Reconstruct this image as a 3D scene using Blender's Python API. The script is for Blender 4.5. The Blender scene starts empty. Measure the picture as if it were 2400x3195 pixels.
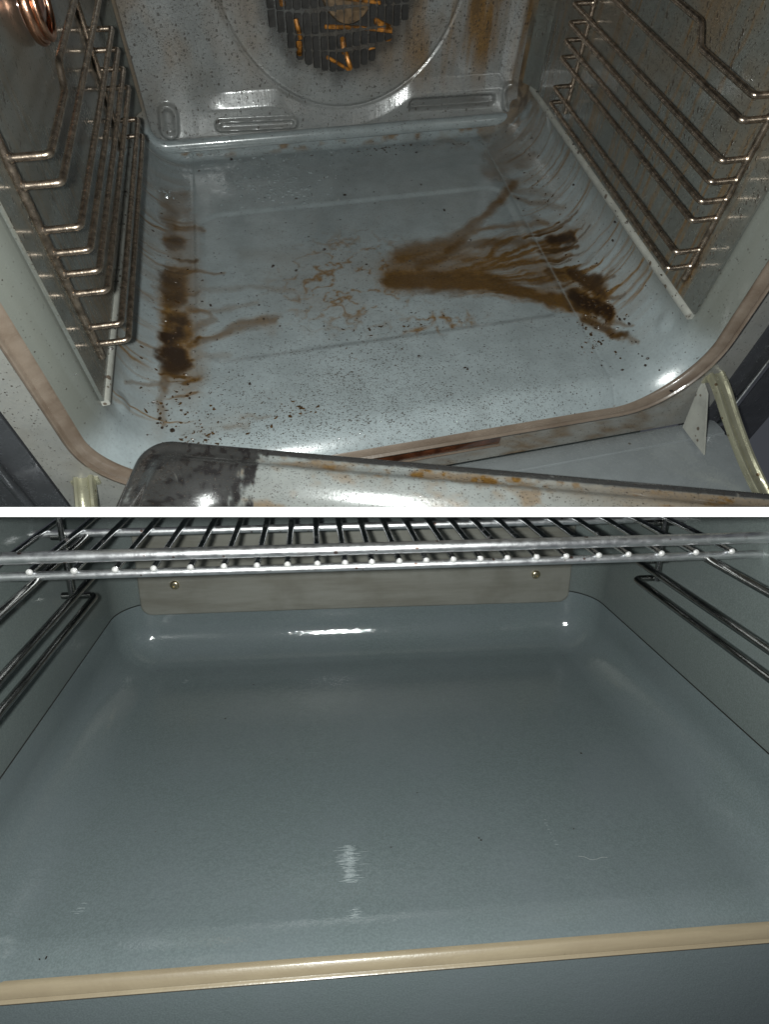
import bpy, bmesh, math, random
import numpy as np
from mathutils import Matrix, Vector

# ------------------------------------------------------------------ camera, world, lamp, exposure
SC = bpy.context.scene
COL = SC.collection
CAM_ROT = ((0.9969305, 0.0204124, -0.075584), (-0.0782607, 0.287047, -0.9547143), (0.0022082, 0.957699, 0.2877634))
CAM_LOC = (-0.03882, -0.102213, 0.298955)
cam_data = bpy.data.cameras.new('camera')
cam_data.lens = 36.0 * 1250.0 / 2210.4
cam_data.sensor_width = 36.0
cam_data.clip_start = 0.01
cam_data.clip_end = 50.0
cam = bpy.data.objects.new('camera', cam_data)
m = Matrix(CAM_ROT).to_4x4(); m.translation = Vector(CAM_LOC)
cam.matrix_world = m
COL.objects.link(cam)
SC.camera = cam

world = bpy.data.worlds.new('World'); SC.world = world; world.use_nodes = True
bg = world.node_tree.nodes['Background']
bg.inputs[0].default_value = (0.80, 0.86, 1.0, 1); bg.inputs[1].default_value = 0.06

# the telephone's flash, beside its lens
flash_data = bpy.data.lights.new('flash', 'POINT'); flash_data.energy = 15.0; flash_data.shadow_soft_size = 0.006
flash_data.color = (0.955, 1.0, 0.97)
flash = bpy.data.objects.new('flash', flash_data)
flash.location = Vector(CAM_LOC) + m.to_3x3() @ Vector((-0.022, 0.003, 0.0))
COL.objects.link(flash)

SC.view_settings.view_transform = 'Standard'; SC.view_settings.look = 'None'
SC.view_settings.exposure = 0.0; SC.view_settings.gamma = 1.0
SC.cycles.use_denoising = True
SC.cycles.max_bounces = 8; SC.cycles.glossy_bounces = 5; SC.cycles.diffuse_bounces = 4
SC.cycles.sample_clamp_indirect = 2.0
SC.cycles.blur_glossy = 0.0

rng = np.random.default_rng(7)
random.seed(5)

# ------------------------------------------------------------------ how the two ovens stand (metres; x across, y into the oven, z up its wall)
TA = (np.array([[0.983881, -0.12519, -0.015514], [0.119733, 0.752268, -0.644027], [0.132827, 0.649031, 0.76502]]), np.array([0.026661, 0.371167, 0.233287]))
TB = (1.3 * np.array([[1.0, -0.047349, 0.001251], [0.0, 1.0, -0.002324], [0.0, 0.0, 1.0]]), np.array((0.011646, 0.030664, -0.089687)))   # the lower oven is the wider one
SLAB_N = Vector(CAM_ROT[0][1:2] + CAM_ROT[1][1:2] + CAM_ROT[2][1:2])   # the dividing board's upward normal
SLAB_P = Vector(CAM_LOC)

def tr(T, P):
    return np.asarray(P, float) @ T[0].T + T[1]

# ------------------------------------------------------------------ noise for stains
def vnoise(x, y, seed=0):
    xi = np.floor(x).astype(np.int64); yi = np.floor(y).astype(np.int64)
    xf = x - xi; yf = y - yi
    def h(a, b):
        n = (a * 374761393 + b * 668265263 + seed * 1442695041) & 0xffffffff
        n = ((n ^ (n >> 13)) * 1274126177) & 0xffffffff
        return ((n ^ (n >> 16)) & 0xffff) / 65535.0
    u = xf * xf * (3 - 2 * xf); v = yf * yf * (3 - 2 * yf)
    return (h(xi, yi) * (1 - u) + h(xi + 1, yi) * u) * (1 - v) + (h(xi, yi + 1) * (1 - u) + h(xi + 1, yi + 1) * u) * v
def fbm(x, y, seed=0, o=4):
    r = 0; a = 0.5; t = 0
    for k in range(o):
        r = r + a * vnoise(x * 2 ** k + 17.3 * k, y * 2 ** k - 9.1 * k, seed + k); t += a; a *= 0.55
    return r / t
def sm(a, b, x):
    t = np.clip((x - a) / (b - a), 0, 1); return t * t * (3 - 2 * t)

# ------------------------------------------------------------------ objects
def thing(name, label, cat, T, base, group=None):
    o = bpy.data.objects.new(name, None); COL.objects.link(o)
    o.location = tr(T, base); o.empty_display_size = 0.02
    o['label'] = label; o['category'] = cat
    if group: o['group'] = group
    return o

def root_loc(o):
    v = Vector((0, 0, 0))
    while o is not None:
        v += o.location; o = o.parent
    return v

def link(name, me, mat, parent=None, loc=(0, 0, 0)):
    o = bpy.data.objects.new(name, me); COL.objects.link(o)
    if mat is not None: me.materials.append(mat)
    if parent is not None: o.parent = parent
    o.location = loc
    return o

def make(name, V, F, mat, parent=None, T=None, smooth=True, cut=None, attrs=None, kind=None, sharp=None):
    """One mesh object from vertices in oven metres. cut 'A' / 'B': trimmed where it runs into the dividing board."""
    P = tr(T, V) if T is not None else np.asarray(V, float)
    off = root_loc(parent) if parent is not None else Vector(P.mean(0))
    P = P - np.array(off)
    me = bpy.data.meshes.new(name)
    if isinstance(F, np.ndarray):
        nf, k = F.shape
        me.vertices.add(len(P)); me.vertices.foreach_set('co', P.astype(np.float32).ravel())
        me.loops.add(nf * k); me.loops.foreach_set('vertex_index', F.astype(np.int32).ravel())
        me.polygons.add(nf); me.polygons.foreach_set('loop_start', np.arange(0, nf * k, k, dtype=np.int32))
        me.update(calc_edges=True)
    else:
        me.from_pydata([tuple(p) for p in P], [], [tuple(f) for f in F])
        me.update()
    if attrs:
        for k, a in attrs.items():
            at = me.attributes.new(k, 'FLOAT', 'POINT'); at.data.foreach_set('value', np.asarray(a, np.float32).ravel())
    if cut:
        s = 1 if cut == 'A' else -1
        bm = bmesh.new(); bm.from_mesh(me)
        bmesh.ops.bisect_plane(bm, geom=bm.verts[:] + bm.edges[:] + bm.faces[:], dist=1e-6,
                               plane_co=SLAB_P - off + SLAB_N * 0.002 * s, plane_no=SLAB_N * -s, clear_outer=True)
        bm.to_mesh(me); bm.free()
    if smooth:
        me.polygons.foreach_set('use_smooth', [True] * len(me.polygons))
        me.set_sharp_from_angle(angle=math.radians(sharp if sharp else 42))
    o = link(name, me, mat, parent, (0, 0, 0) if parent is not None else off)
    if kind: o['kind'] = kind
    return o

def gridf(ni, nj, base=0):
    i, j = np.meshgrid(np.arange(ni - 1), np.arange(nj - 1), indexing='ij')
    a = (i * nj + j).ravel() + base
    return np.stack([a, a + nj, a + nj + 1, a + 1], 1)

class MB:
    def __init__(self): self.V = []; self.F = []
    def add(self, V, F):
        b = len(self.V); self.V += [tuple(v) for v in V]; self.F += [tuple(i + b for i in f) for f in F]; return self
    def box(self, a, b, bev=0.0):
        """an edge-bevelled box from corner a to corner b"""
        bm = bmesh.new(); bmesh.ops.create_cube(bm, size=1)
        a = np.array(a, float); b = np.array(b, float)
        for v in bm.verts: v.co = Vector((a + b) / 2 + np.array(v.co) * (b - a))
        if bev: bmesh.ops.bevel(bm, geom=bm.edges[:], offset=bev, segments=2, profile=0.5, affect='EDGES')
        bm.verts.index_update()
        self.add([v.co for v in bm.verts], [[v.index for v in f.verts] for f in bm.faces]); bm.free(); return self
    def tube(self, pts, r, n=10, cap=True, dome=False):
        P = np.array(pts, float); m = len(P)
        t = np.gradient(P, axis=0); t /= np.linalg.norm(t, axis=1)[:, None] + 1e-12
        ref = np.array([0.31, 0.17, 0.93]); ref /= np.linalg.norm(ref)
        u = np.cross(t[0], ref); 
        if np.linalg.norm(u) < 1e-3: u = np.cross(t[0], [1, 0, 0])
        rr = np.full(m, r) if np.isscalar(r) else np.array(r)
        V = []
        for k in range(m):
            u = u - t[k] * (u @ t[k]); u /= np.linalg.norm(u); w = np.cross(t[k], u)
            for q in range(n):
                a = 2 * math.pi * q / n; V.append(P[k] + rr[k] * (math.cos(a) * u + math.sin(a) * w))
        F = [(k * n + q, k * n + (q + 1) % n, (k + 1) * n + (q + 1) % n, (k + 1) * n + q) for k in range(m - 1) for q in range(n)]
        if cap:
            h = 0.55 if dome else 0.0
            V.append(P[0] - t[0] * rr[0] * h); V.append(P[-1] + t[-1] * rr[-1] * h)
            a, b = len(V) - 2, len(V) - 1
            F += [(a, (q + 1) % n, q) for q in range(n)] + [(b, (m - 1) * n + q, (m - 1) * n + (q + 1) % n) for q in range(n)]
        return self.add(V, F)
    def sweep(self, path, profile, frame, closed_profile=True):
        """profile (n, h) along a path; frame(k) -> (n axis, h axis)"""
        m, n = len(path), len(profile)
        V = []
        for k in range(m):
            a, b = frame(k)
            V += [np.array(path[k]) + p * a + q * b for p, q in profile]
        e = n if closed_profile else n - 1
        F = [(k * n + q, k * n + (q + 1) % n, (k + 1) * n + (q + 1) % n, (k + 1) * n + q) for k in range(m - 1) for q in range(e)]
        if closed_profile: F += [tuple(range(n))[::-1], tuple((m - 1) * n + q for q in range(n))]
        return self.add(V, F)
    def build(self, name, mat, parent=None, T=None, **k):
        return make(name, np.array(self.V), self.F, mat, parent, T, **k)

def bend(pts, r, seg=6, step=0.02):
    """a polyline with rounded corners, sampled"""
    P = [np.array(p, float) for p in pts]; out = [P[0]]
    for i in range(1, len(P) - 1):
        a, b, c = P[i - 1], P[i], P[i + 1]
        da = (a - b) / np.linalg.norm(a - b); dc = (c - b) / np.linalg.norm(c - b)
        q = min(r, 0.49 * np.linalg.norm(a - b), 0.49 * np.linalg.norm(c - b))
        s, e = b + da * q, b + dc * q
        for k in range(seg + 1):
            t = k / seg; out.append((1 - t) ** 2 * s + 2 * t * (1 - t) * b + t * t * e)
    out.append(P[-1])
    res = [out[0]]
    for p in out[1:]:
        d = np.linalg.norm(p - res[-1])
        if d < 1e-6: continue
        n = max(1, int(d / step)); a = res[-1]
        res += [a + (p - a) * k / n for k in range(1, n + 1)]
    return res

def u_path(xl, xr, zb, zt, r, seg=14, nb=40):
    """open-topped rounded rectangle in (x, z): down the left, along the bottom, up the right; with outward normals"""
    pts, nor = [], []
    for z in np.linspace(zt, zb + r, 16)[:-1]: pts.append((xl, z)); nor.append((-1, 0))
    for k in range(seg + 1):
        a = math.pi + k / seg * math.pi / 2
        pts.append((xl + r + r * math.cos(a), zb + r + r * math.sin(a))); nor.append((math.cos(a), math.sin(a)))
    for x in np.linspace(xl + r, xr - r, nb)[1:-1]: pts.append((x, zb)); nor.append((0, -1))
    for k in range(seg + 1):
        a = 1.5 * math.pi + k / seg * math.pi / 2
        pts.append((xr - r + r * math.cos(a), zb + r + r * math.sin(a))); nor.append((math.cos(a), math.sin(a)))
    for z in np.linspace(zb + r, zt, 16)[1:]: pts.append((xr, z)); nor.append((1, 0))
    return pts, nor

# ------------------------------------------------------------------ materials
class M:
    def __init__(self, name, **kw):
        self.m = bpy.data.materials.new(name); self.m.use_nodes = True
        self.t = self.m.node_tree; self.b = self.t.nodes['Principled BSDF']
        self.set(**kw)
    def set(self, **kw):
        for k, v in kw.items():
            k = k.replace('_', ' ')
            s = self.b.inputs[k]
            if isinstance(v, bpy.types.NodeSocket): self.t.links.new(v, s)
            elif isinstance(v, tuple) and len(v) == 3: s.default_value = (*v, 1)
            else: s.default_value = v
        return self
    def n(self, kind, **props):
        nd = self.t.nodes.new(kind)
        for k, v in props.items(): setattr(nd, k, v)
        return nd
    def put(self, s, v):
        if isinstance(v, bpy.types.NodeSocket): self.t.links.new(v, s)
        elif isinstance(v, tuple) and len(v) == 3 and s.type == 'RGBA': s.default_value = (*v, 1)
        else: s.default_value = v
    def math(self, op, a, b=0.0, clamp=False):
        nd = self.n('ShaderNodeMath', operation=op, use_clamp=clamp); self.put(nd.inputs[0], a); self.put(nd.inputs[1], b); return nd.outputs[0]
    def mix(self, f, a, b, mode='MIX'):
        nd = self.n('ShaderNodeMix', data_type='RGBA', blend_type=mode); self.put(nd.inputs[0], f); self.put(nd.inputs[6], a); self.put(nd.inputs[7], b); return nd.outputs[2]
    def ramp(self, v, a, b, lo=0.0, hi=1.0):
        nd = self.n('ShaderNodeMapRange', interpolation_type='SMOOTHSTEP'); self.put(nd.inputs[0], v); self.put(nd.inputs[1], a); self.put(nd.inputs[2], b); self.put(nd.inputs[3], lo); self.put(nd.inputs[4], hi); return nd.outputs[0]
    def attr(self, name):
        return self.n('ShaderNodeAttribute', attribute_name=name).outputs['Fac']
    def coord(self, scale=(1, 1, 1), rot=(0, 0, 0)):
        tc = self.n('ShaderNodeTexCoord'); mp = self.n('ShaderNodeMapping'); self.t.links.new(tc.outputs['Object'], mp.inputs[0])
        mp.inputs['Scale'].default_value = scale; mp.inputs['Rotation'].default_value = rot
        return mp.outputs[0]
    def noise(self, scale, detail=3, rough=0.55, co=None, dist=0.0):
        nd = self.n('ShaderNodeTexNoise'); nd.inputs['Scale'].default_value = scale; nd.inputs['Detail'].default_value = detail
        nd.inputs['Roughness'].default_value = rough; nd.inputs['Distortion'].default_value = dist
        self.t.links.new(co if co is not None else self.coord(), nd.inputs['Vector']); return nd.outputs['Fac']
    def specks(self, scale, amount, co=None, big=0.42):
        """little separate spots: 1 in a spot, 0 between; amount 0..1 sets how many and how large"""
        nd = self.n('ShaderNodeTexVoronoi'); nd.inputs['Scale'].default_value = scale
        self.t.links.new(co if co is not None else self.coord(), nd.inputs['Vector'])
        sp = self.n('ShaderNodeSeparateColor'); self.t.links.new(nd.outputs['Color'], sp.inputs[0])
        keep = self.math('LESS_THAN', sp.outputs[0], amount)
        size = self.math('MULTIPLY', self.math('MULTIPLY_ADD', sp.outputs[1], 0.8), big)
        nd2 = size.node.inputs[0].links[0].from_node; nd2.inputs[2].default_value = 0.25
        inside = self.math('SUBTRACT', size, nd.outputs['Distance'])
        return self.math('MULTIPLY', keep, self.ramp(inside, 0.0, 0.08))
    def bump(self, h, dist, strength=1.0):
        nd = self.n('ShaderNodeBump'); nd.inputs['Distance'].default_value = dist; nd.inputs['Strength'].default_value = strength
        self.put(nd.inputs['Height'], h); self.t.links.new(nd.outputs[0], self.b.inputs['Normal']); return nd

# stain strokes on the dirty floor: amount, darkness, [(across, deep, half width across, half width deep) ...] in metres
STAINS=[(0.62,0.12,[(0.022,0.192,0.018,0.026),(0.060,0.198,0.024,0.030),(0.095,0.196,0.016,0.020)]),(0.35,0.0,[(0.10,0.21,0.02,0.025),(0.16,0.19,0.02,0.03)]),(0.5,0.2,[(0.176,0.150,0.018,0.022),(0.186,0.120,0.016,0.018),(0.192,0.105,0.010,0.012)]),(0.45,0.15,[(-0.186,0.30,0.012,0.03),(-0.186,0.20,0.014,0.05),(-0.186,0.09,0.014,0.03)]),(1.0,0.35,[(0.0147,0.1846,0.0094,0.0141),(0.0513,0.1775,0.0105,0.0153),(0.0834,0.1705,0.0106,0.0151),(0.1177,0.1543,0.0082,0.0113),(0.1461,0.1365,0.0077,0.0102),(0.1754,0.116,0.0082,0.0104),(0.1896,0.103,0.0066,0.009)]),(0.75,0.2,[(0.0306,0.2204,0.0108,0.0165),(0.0582,0.2287,0.0085,0.0129),(0.0908,0.2374,0.0061,0.0092),(0.1313,0.2704,0.0048,0.0073),(0.1665,0.3056,0.005,0.0077),(0.1874,0.3273,0.0054,0.0088)]),(0.65,0.3,[(0.042,0.2003,0.0048,0.0072),(0.0751,0.2151,0.005,0.0074),(0.0986,0.2276,0.0041,0.006),(0.1295,0.2276,0.0047,0.0068),(0.1639,0.2203,0.0047,0.0067),(0.198,0.2063,0.0041,0.0064)]),(0.62,0.1,[(0.0766,0.2212,0.003,0.0045),(0.1261,0.252,0.0026,0.0039),(0.1638,0.2528,0.0032,0.0047),(0.1986,0.2451,0.0033,0.0054)]),(0.65,0.2,[(0.0866,0.1826,0.0034,0.0049),(0.127,0.1848,0.003,0.0042),(0.1623,0.1842,0.0036,0.0049),(0.2034,0.1794,0.0031,0.0048)]),(0.65,0.2,[(0.0581,0.1858,0.0039,0.0056),(0.1126,0.1701,0.0039,0.0055),(0.1535,0.1584,0.004,0.0053),(0.1882,0.1507,0.0042,0.0059)]),(0.4,0.1,[(0.0919,0.2024,0.002,0.0029),(0.1221,0.2022,0.002,0.0029),(0.1553,0.1942,0.002,0.0028)]),(0.9,0.75,[(0.1936,0.2126,0.0067,0.0102),(0.212,0.2025,0.0047,0.0078)]),(0.75,0.5,[(0.1872,0.197,0.0024,0.0035),(0.2113,0.187,0.0021,0.0034)]),(0.9,0.6,[(0.195,0.1562,0.0049,0.0072),(0.2082,0.1277,0.0073,0.0112),(0.2083,0.1099,0.0064,0.0096)]),(1.0,0.8,[(0.1878,0.1233,0.0064,0.0087),(0.197,0.1046,0.0084,0.0119),(0.2053,0.0852,0.0055,0.008)]),(0.8,0.5,[(0.1867,0.0894,0.0054,0.007),(0.1986,0.0735,0.0045,0.0062),(0.2071,0.0566,0.0027,0.0038)]),(0.6,0.4,[(0.2109,0.1287,0.0032,0.005),(0.2248,0.1205,0.0019,0.003)]),(0.6,0.4,[(0.2097,0.1018,0.0032,0.0047),(0.2249,0.0927,0.0015,0.0023)]),(0.5,0.3,[(0.205,0.0788,0.0032,0.0045),(0.2178,0.061,0.0015,0.0022)]),(0.5,0.3,[(0.2025,0.0613,0.0027,0.0038),(0.2147,0.0403,0.0015,0.0021)]),(0.45,0.2,[(0.168,0.3584,0.0093,0.0148),(0.1968,0.3764,0.0117,0.0207),(0.2208,0.357,0.0065,0.0127)]),(0.4,0.2,[(0.1748,0.3914,0.0071,0.0116),(0.1968,0.4154,0.0077,0.0139),(0.2172,0.4012,0.0058,0.0116)]),(0.35,0.15,[(0.1803,0.3227,0.0051,0.0078),(0.2053,0.2969,0.0038,0.0066),(0.2226,0.2653,0.0026,0.0047)]),(0.45,0.2,[(0.1798,0.3032,0.0028,0.0042),(0.2035,0.2752,0.0038,0.0064),(0.2182,0.2471,0.0026,0.0046)]),(0.35,0.15,[(0.1874,0.2591,0.0031,0.0047),(0.2096,0.2244,0.0044,0.0074),(0.2167,0.2077,0.0034,0.0057)]),(0.3,0.1,[(0.178,0.3432,0.004,0.0063),(0.2166,0.3122,0.0027,0.0051),(0.234,0.2908,0.0017,0.0032)]),(0.3,0.1,[(0.2019,0.3557,0.0025,0.0045),(0.2286,0.326,0.0022,0.0043)]),(0.55,0.25,[(-0.2051,0.3588,0.0082,0.0164),(-0.1892,0.3685,0.0068,0.013)]),(0.5,0.2,[(-0.2106,0.3392,0.0035,0.007),(-0.1892,0.3413,0.0057,0.0107)]),(0.6,0.3,[(-0.2032,0.323,0.008,0.0154),(-0.1984,0.3085,0.0071,0.0134)]),(0.6,0.25,[(-0.1938,0.3067,0.0032,0.0058),(-0.1775,0.3094,0.0029,0.0051),(-0.168,0.3026,0.0024,0.0042)]),(0.75,0.5,[(-0.204,0.2749,0.006,0.011),(-0.1906,0.2812,0.0054,0.0096)]),(0.4,0.2,[(-0.2073,0.2871,0.0034,0.0064),(-0.187,0.2904,0.0027,0.0049)]),(0.35,0.15,[(-0.2002,0.2612,0.0051,0.0092),(-0.1936,0.2579,0.0035,0.0061)]),(0.8,0.45,[(-0.1999,0.2263,0.0092,0.0159),(-0.1914,0.2248,0.0077,0.013)]),(0.85,0.5,[(-0.2018,0.2044,0.0089,0.0152),(-0.1934,0.2068,0.0083,0.014)]),(0.8,0.45,[(-0.2015,0.1841,0.008,0.0133),(-0.1934,0.1896,0.0066,0.0108)]),(0.9,0.65,[(-0.1993,0.162,0.0095,0.0153),(-0.1933,0.1601,0.0096,0.0153)]),(0.95,0.8,[(-0.1998,0.14,0.0093,0.0146),(-0.1912,0.1446,0.0087,0.0136)]),(1.0,1.0,[(-0.2004,0.119,0.0083,0.0129),(-0.195,0.1189,0.0084,0.0129)]),(0.9,0.7,[(-0.1979,0.1023,0.0082,0.0124),(-0.1919,0.103,0.0068,0.0102)]),(0.6,0.4,[(-0.2004,0.0879,0.0059,0.0088),(-0.2021,0.074,0.0036,0.0053)]),(0.45,0.3,[(-0.2049,0.068,0.0029,0.0042),(-0.2072,0.0519,0.0028,0.004),(-0.205,0.0328,0.0021,0.0029)]),(0.4,0.3,[(-0.2058,0.0783,0.0022,0.0032),(-0.2189,0.0698,0.0018,0.0026),(-0.2379,0.0608,0.0015,0.002)]),(0.5,0.2,[(-0.1849,0.2346,0.0022,0.0037),(-0.1671,0.2323,0.0018,0.003),(-0.1491,0.2288,0.0013,0.0022)]),(0.25,0.1,[(-0.185,0.2073,0.0026,0.0042),(-0.1171,0.1965,0.0022,0.0035),(-0.0822,0.1854,0.0022,0.0035)]),(0.3,0.1,[(-0.1852,0.1714,0.0025,0.0039),(-0.1576,0.1729,0.0021,0.0033),(-0.1185,0.1766,0.0022,0.0034)]),(0.5,0.2,[(-0.1824,0.1455,0.004,0.0062),(-0.1729,0.1531,0.0029,0.0044),(-0.1643,0.1611,0.0025,0.0039)]),(0.45,0.2,[(-0.1831,0.1778,0.0029,0.0046),(-0.1663,0.1667,0.0021,0.0033)]),(0.65,0.25,[(-0.1842,0.1274,0.0032,0.0048),(-0.167,0.1363,0.0028,0.0043),(-0.1459,0.1465,0.0042,0.0063),(-0.1225,0.1501,0.0051,0.0077),(-0.1074,0.151,0.0043,0.0065)]),(0.25,0.1,[(-0.1795,0.1107,0.0031,0.0047),(-0.1474,0.113,0.0024,0.0036)]),(0.2,0.0,[(-0.1203,0.151,0.0051,0.0077),(-0.1086,0.1358,0.0059,0.0088)]),(0.13,0.0,[(-0.0802,0.2052,0.0273,0.0434),(-0.0339,0.2036,0.028,0.0435),(0.0073,0.1957,0.0189,0.0287)]),(0.12,0,[(-0.1318,0.2568,0.0065,0.011),(-0.0905,0.2434,0.0075,0.0124),(-0.0478,0.2408,0.0067,0.0108)]),(0.15,0.0,[(-0.0663,0.167,0.0111,0.0169),(-0.0231,0.1551,0.009,0.0133)]),(0.1,0,[(-0.0039,0.213,0.0143,0.0222),(0.0209,0.216,0.0121,0.0186)]),(0.15,0.0,[(-0.1875,0.0294,0.0091,0.0126),(-0.151,0.0296,0.0092,0.0124)]),(0.12,0,[(-0.2054,0.0525,0.0106,0.0151),(-0.2083,0.0224,0.0086,0.0117)]),(0.3,0.2,[(-0.1586,0.0238,0.0018,0.0024),(-0.1364,0.025,0.0022,0.003)]),(0.25,0.2,[(-0.1434,0.033,0.0022,0.003),(-0.121,0.0308,0.0015,0.002)])]
CRUMBS=[(-0.0079,0.2122),(-0.1022,0.2258),(-0.1202,0.1845),(0.2401,0.259),(-0.1524,0.2265),(-0.066,0.343),(-0.0393,0.0816),(-0.1337,0.0703),(-0.1838,0.0639),(0.1074,0.2317),(0.0366,0.2091),(0.2632,0.18),(0.2637,0.2249),(0.2425,0.1547),(0.2162,0.0625),(0.2133,0.0403),(0.2118,0.0236),(0.2146,0.0183),(0.2117,0.0732),(0.1997,0.1761),(-0.0791,0.216),(-0.1381,0.1764),(-0.1715,0.1863),(-0.1161,0.1502),(-0.1189,0.1706),(-0.1011,0.2278),(0.1836,0.2975),(0.0196,0.3182),(-0.0112,0.3407),(0.0539,0.0514),(0.0938,0.2908),(-0.159,0.1304),(-0.1639,0.1794),(0.0555,0.0494),(0.1765,0.0293),(0.1919,0.0188),(0.2169,-0.0227),(0.0164,0.0738),(-0.1021,0.1377),(-0.0622,0.1297),(-0.1794,0.1195),(-0.1505,0.0876),(-0.2127,0.055),(-0.2069,0.0396),(-0.205,0.0304),(-0.2161,0.0197),(-0.2086,0.0342),(-0.2015,0.0326),(-0.1973,0.0293),(-0.0473,0.2447),(0.2645,0.0918),(0.2545,0.1657),(-0.0298,0.3801),(0.0794,0.3457),(0.215,0.0702),(0.2102,0.0279),(0.2103,0.0132),(0.2176,0.0014),(0.2298,0.379),(0.0895,0.4172),(0.0142,0.4525),(-0.1332,0.4395),(-0.1711,0.4203)]
CRUMBS_CLEAN = [(-0.1341, 0.3824), (-0.1218, 0.3124), (0.1262, 0.4034), (-0.0076, 0.3993), (0.0753, 0.4018), (-0.07, 0.2602), (0.1109, 0.293), (-0.0038, 0.1773), (0.0083, 0.1648), (-0.1887, 0.1248), (-0.1857, 0.1254), (-0.1354, 0.1353), (0.0033, 0.1353), (0.0517, 0.1799), (0.0526, 0.1781), (0.1138, 0.1823), (-0.1034, 0.36), (-0.057, 0.403), (0.15, 0.25), (0.02, 0.22), (-0.15, 0.20)]

def dirty_enamel(name, base, speck=0.3, brown=0.25, rough=0.24, streak=False, coat=0.5, char=(0.013, 0.006, 0.0025), grit=1.0):
    """stained grey enamel: 'stain', 'dark' and 'speck' are laid down per vertex, finer spots by nodes"""
    k = M(name, Roughness=rough)
    k.set(Coat_Weight=coat, Coat_Roughness=0.07)
    st, dk, sp, wet = k.attr('stain'), k.attr('dark'), k.attr('speck'), k.attr('wet')
    n1 = k.noise(35, 4); n2 = k.noise(420, 3)
    c = k.mix(k.ramp(n1, 0.3, 0.75), base, tuple(v * 0.82 for v in base))
    c = k.mix(k.ramp(n2, 0.35, 0.75, 0, 0.22), c, (0.12, 0.13, 0.135))
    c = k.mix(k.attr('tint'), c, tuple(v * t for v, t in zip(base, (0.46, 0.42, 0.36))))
    film = k.ramp(k.noise(16, 5, 0.65), 0.45, 0.8, 0, brown)
    c = k.mix(film, c, (0.105, 0.082, 0.055))
    thin = k.math('MINIMUM', k.math('MULTIPLY', st, 1.25), 1.0)
    c = k.mix(thin, c, k.mix(k.ramp(n2, 0.3, 0.7), (0.098, 0.049, 0.011), (0.150, 0.082, 0.021)))
    c = k.mix(k.math('MULTIPLY', dk, 0.97), c, char)
    co = k.coord((1, 1, 1))
    s1 = k.specks(520, k.math('MULTIPLY', sp, 0.55), co, 0.38)
    s2 = k.specks(300, k.math('MULTIPLY', sp, 0.13 * grit), co, 0.26)
    if grit > 1:
        s4 = k.specks(230, k.math('MULTIPLY', sp, 0.42), k.coord((1.5, 1.5, 0.7)), 0.40)
        s2 = k.math('MAXIMUM', s2, s4)
    s3 = k.specks(900, k.math('MULTIPLY', sp, 0.7), co, 0.44)
    s = k.math('MAXIMUM', s1, k.math('MAXIMUM', s2, k.math('MULTIPLY', s3, 0.75)))
    c = k.mix(k.math('MULTIPLY', s, 0.86), c, (0.028, 0.02, 0.014))
    k.set(Base_Color=c)
    r = k.math('ADD', rough, k.math('MULTIPLY', k.math('MAXIMUM', st, s), 0.16))
    k.set(Roughness=r)
    h = k.math('ADD', k.math('MULTIPLY', n2, 0.10), k.math('MULTIPLY', s, 0.5))
    h = k.math('ADD', h, k.math('MULTIPLY', wet, k.math('MULTIPLY', k.noise(620, 2, 0.6), 1.5)))
    if streak: h = k.math('ADD', h, k.math('MULTIPLY', k.noise(60, 4, 0.6, k.coord((9, 1, 1))), 0.25))
    b = k.bump(h, 0.0006, 0.9)
    k.t.links.new(b.outputs[0], k.b.inputs['Coat Normal'])
    return k.m

def wire_metal(name, base, grime, amount, rough=0.25, scale=60):
    k = M(name, Metallic=1.0)
    g = k.ramp(k.noise(scale, 5, 0.7), 0.62 - 0.45 * amount, 0.86 - 0.45 * amount)
    k.set(Base_Color=k.mix(g, base, grime), Roughness=k.math('ADD', rough, k.math('MULTIPLY', g, 0.25)), Metallic=k.math('SUBTRACT', 1.0, k.math('MULTIPLY', g, 0.55)))
    k.bump(k.noise(700, 3), 0.0003, 0.5)
    return k.m

def plain(name, base, rough=0.4, metal=0.0, var=0.25, scale=60, bump=0.3, spot=None, amount=0.1, sscale=300, coat=0.0):
    k = M(name, Metallic=metal, Coat_Weight=coat, Coat_Roughness=0.08)
    n = k.noise(scale, 4)
    c = k.mix(k.ramp(n, 0.3, 0.72), base, tuple(v * (1 - var) for v in base))
    if spot: 
        s = k.specks(sscale, amount, None, 0.4)
        patch = k.ramp(k.noise(40, 5, 0.7), 0.56, 0.74, 0, min(1, amount * 3))
        c = k.mix(k.math('MAXIMUM', k.math('MULTIPLY', s, 0.85), k.math('MULTIPLY', patch, 0.75)), c, spot)
    k.set(Base_Color=c, Roughness=k.ramp(k.noise(scale * 2, 3), 0.2, 0.8, rough * 0.8, rough * 1.2))
    k.bump(k.noise(500, 3), 0.0004, bump)
    return k.m

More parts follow.
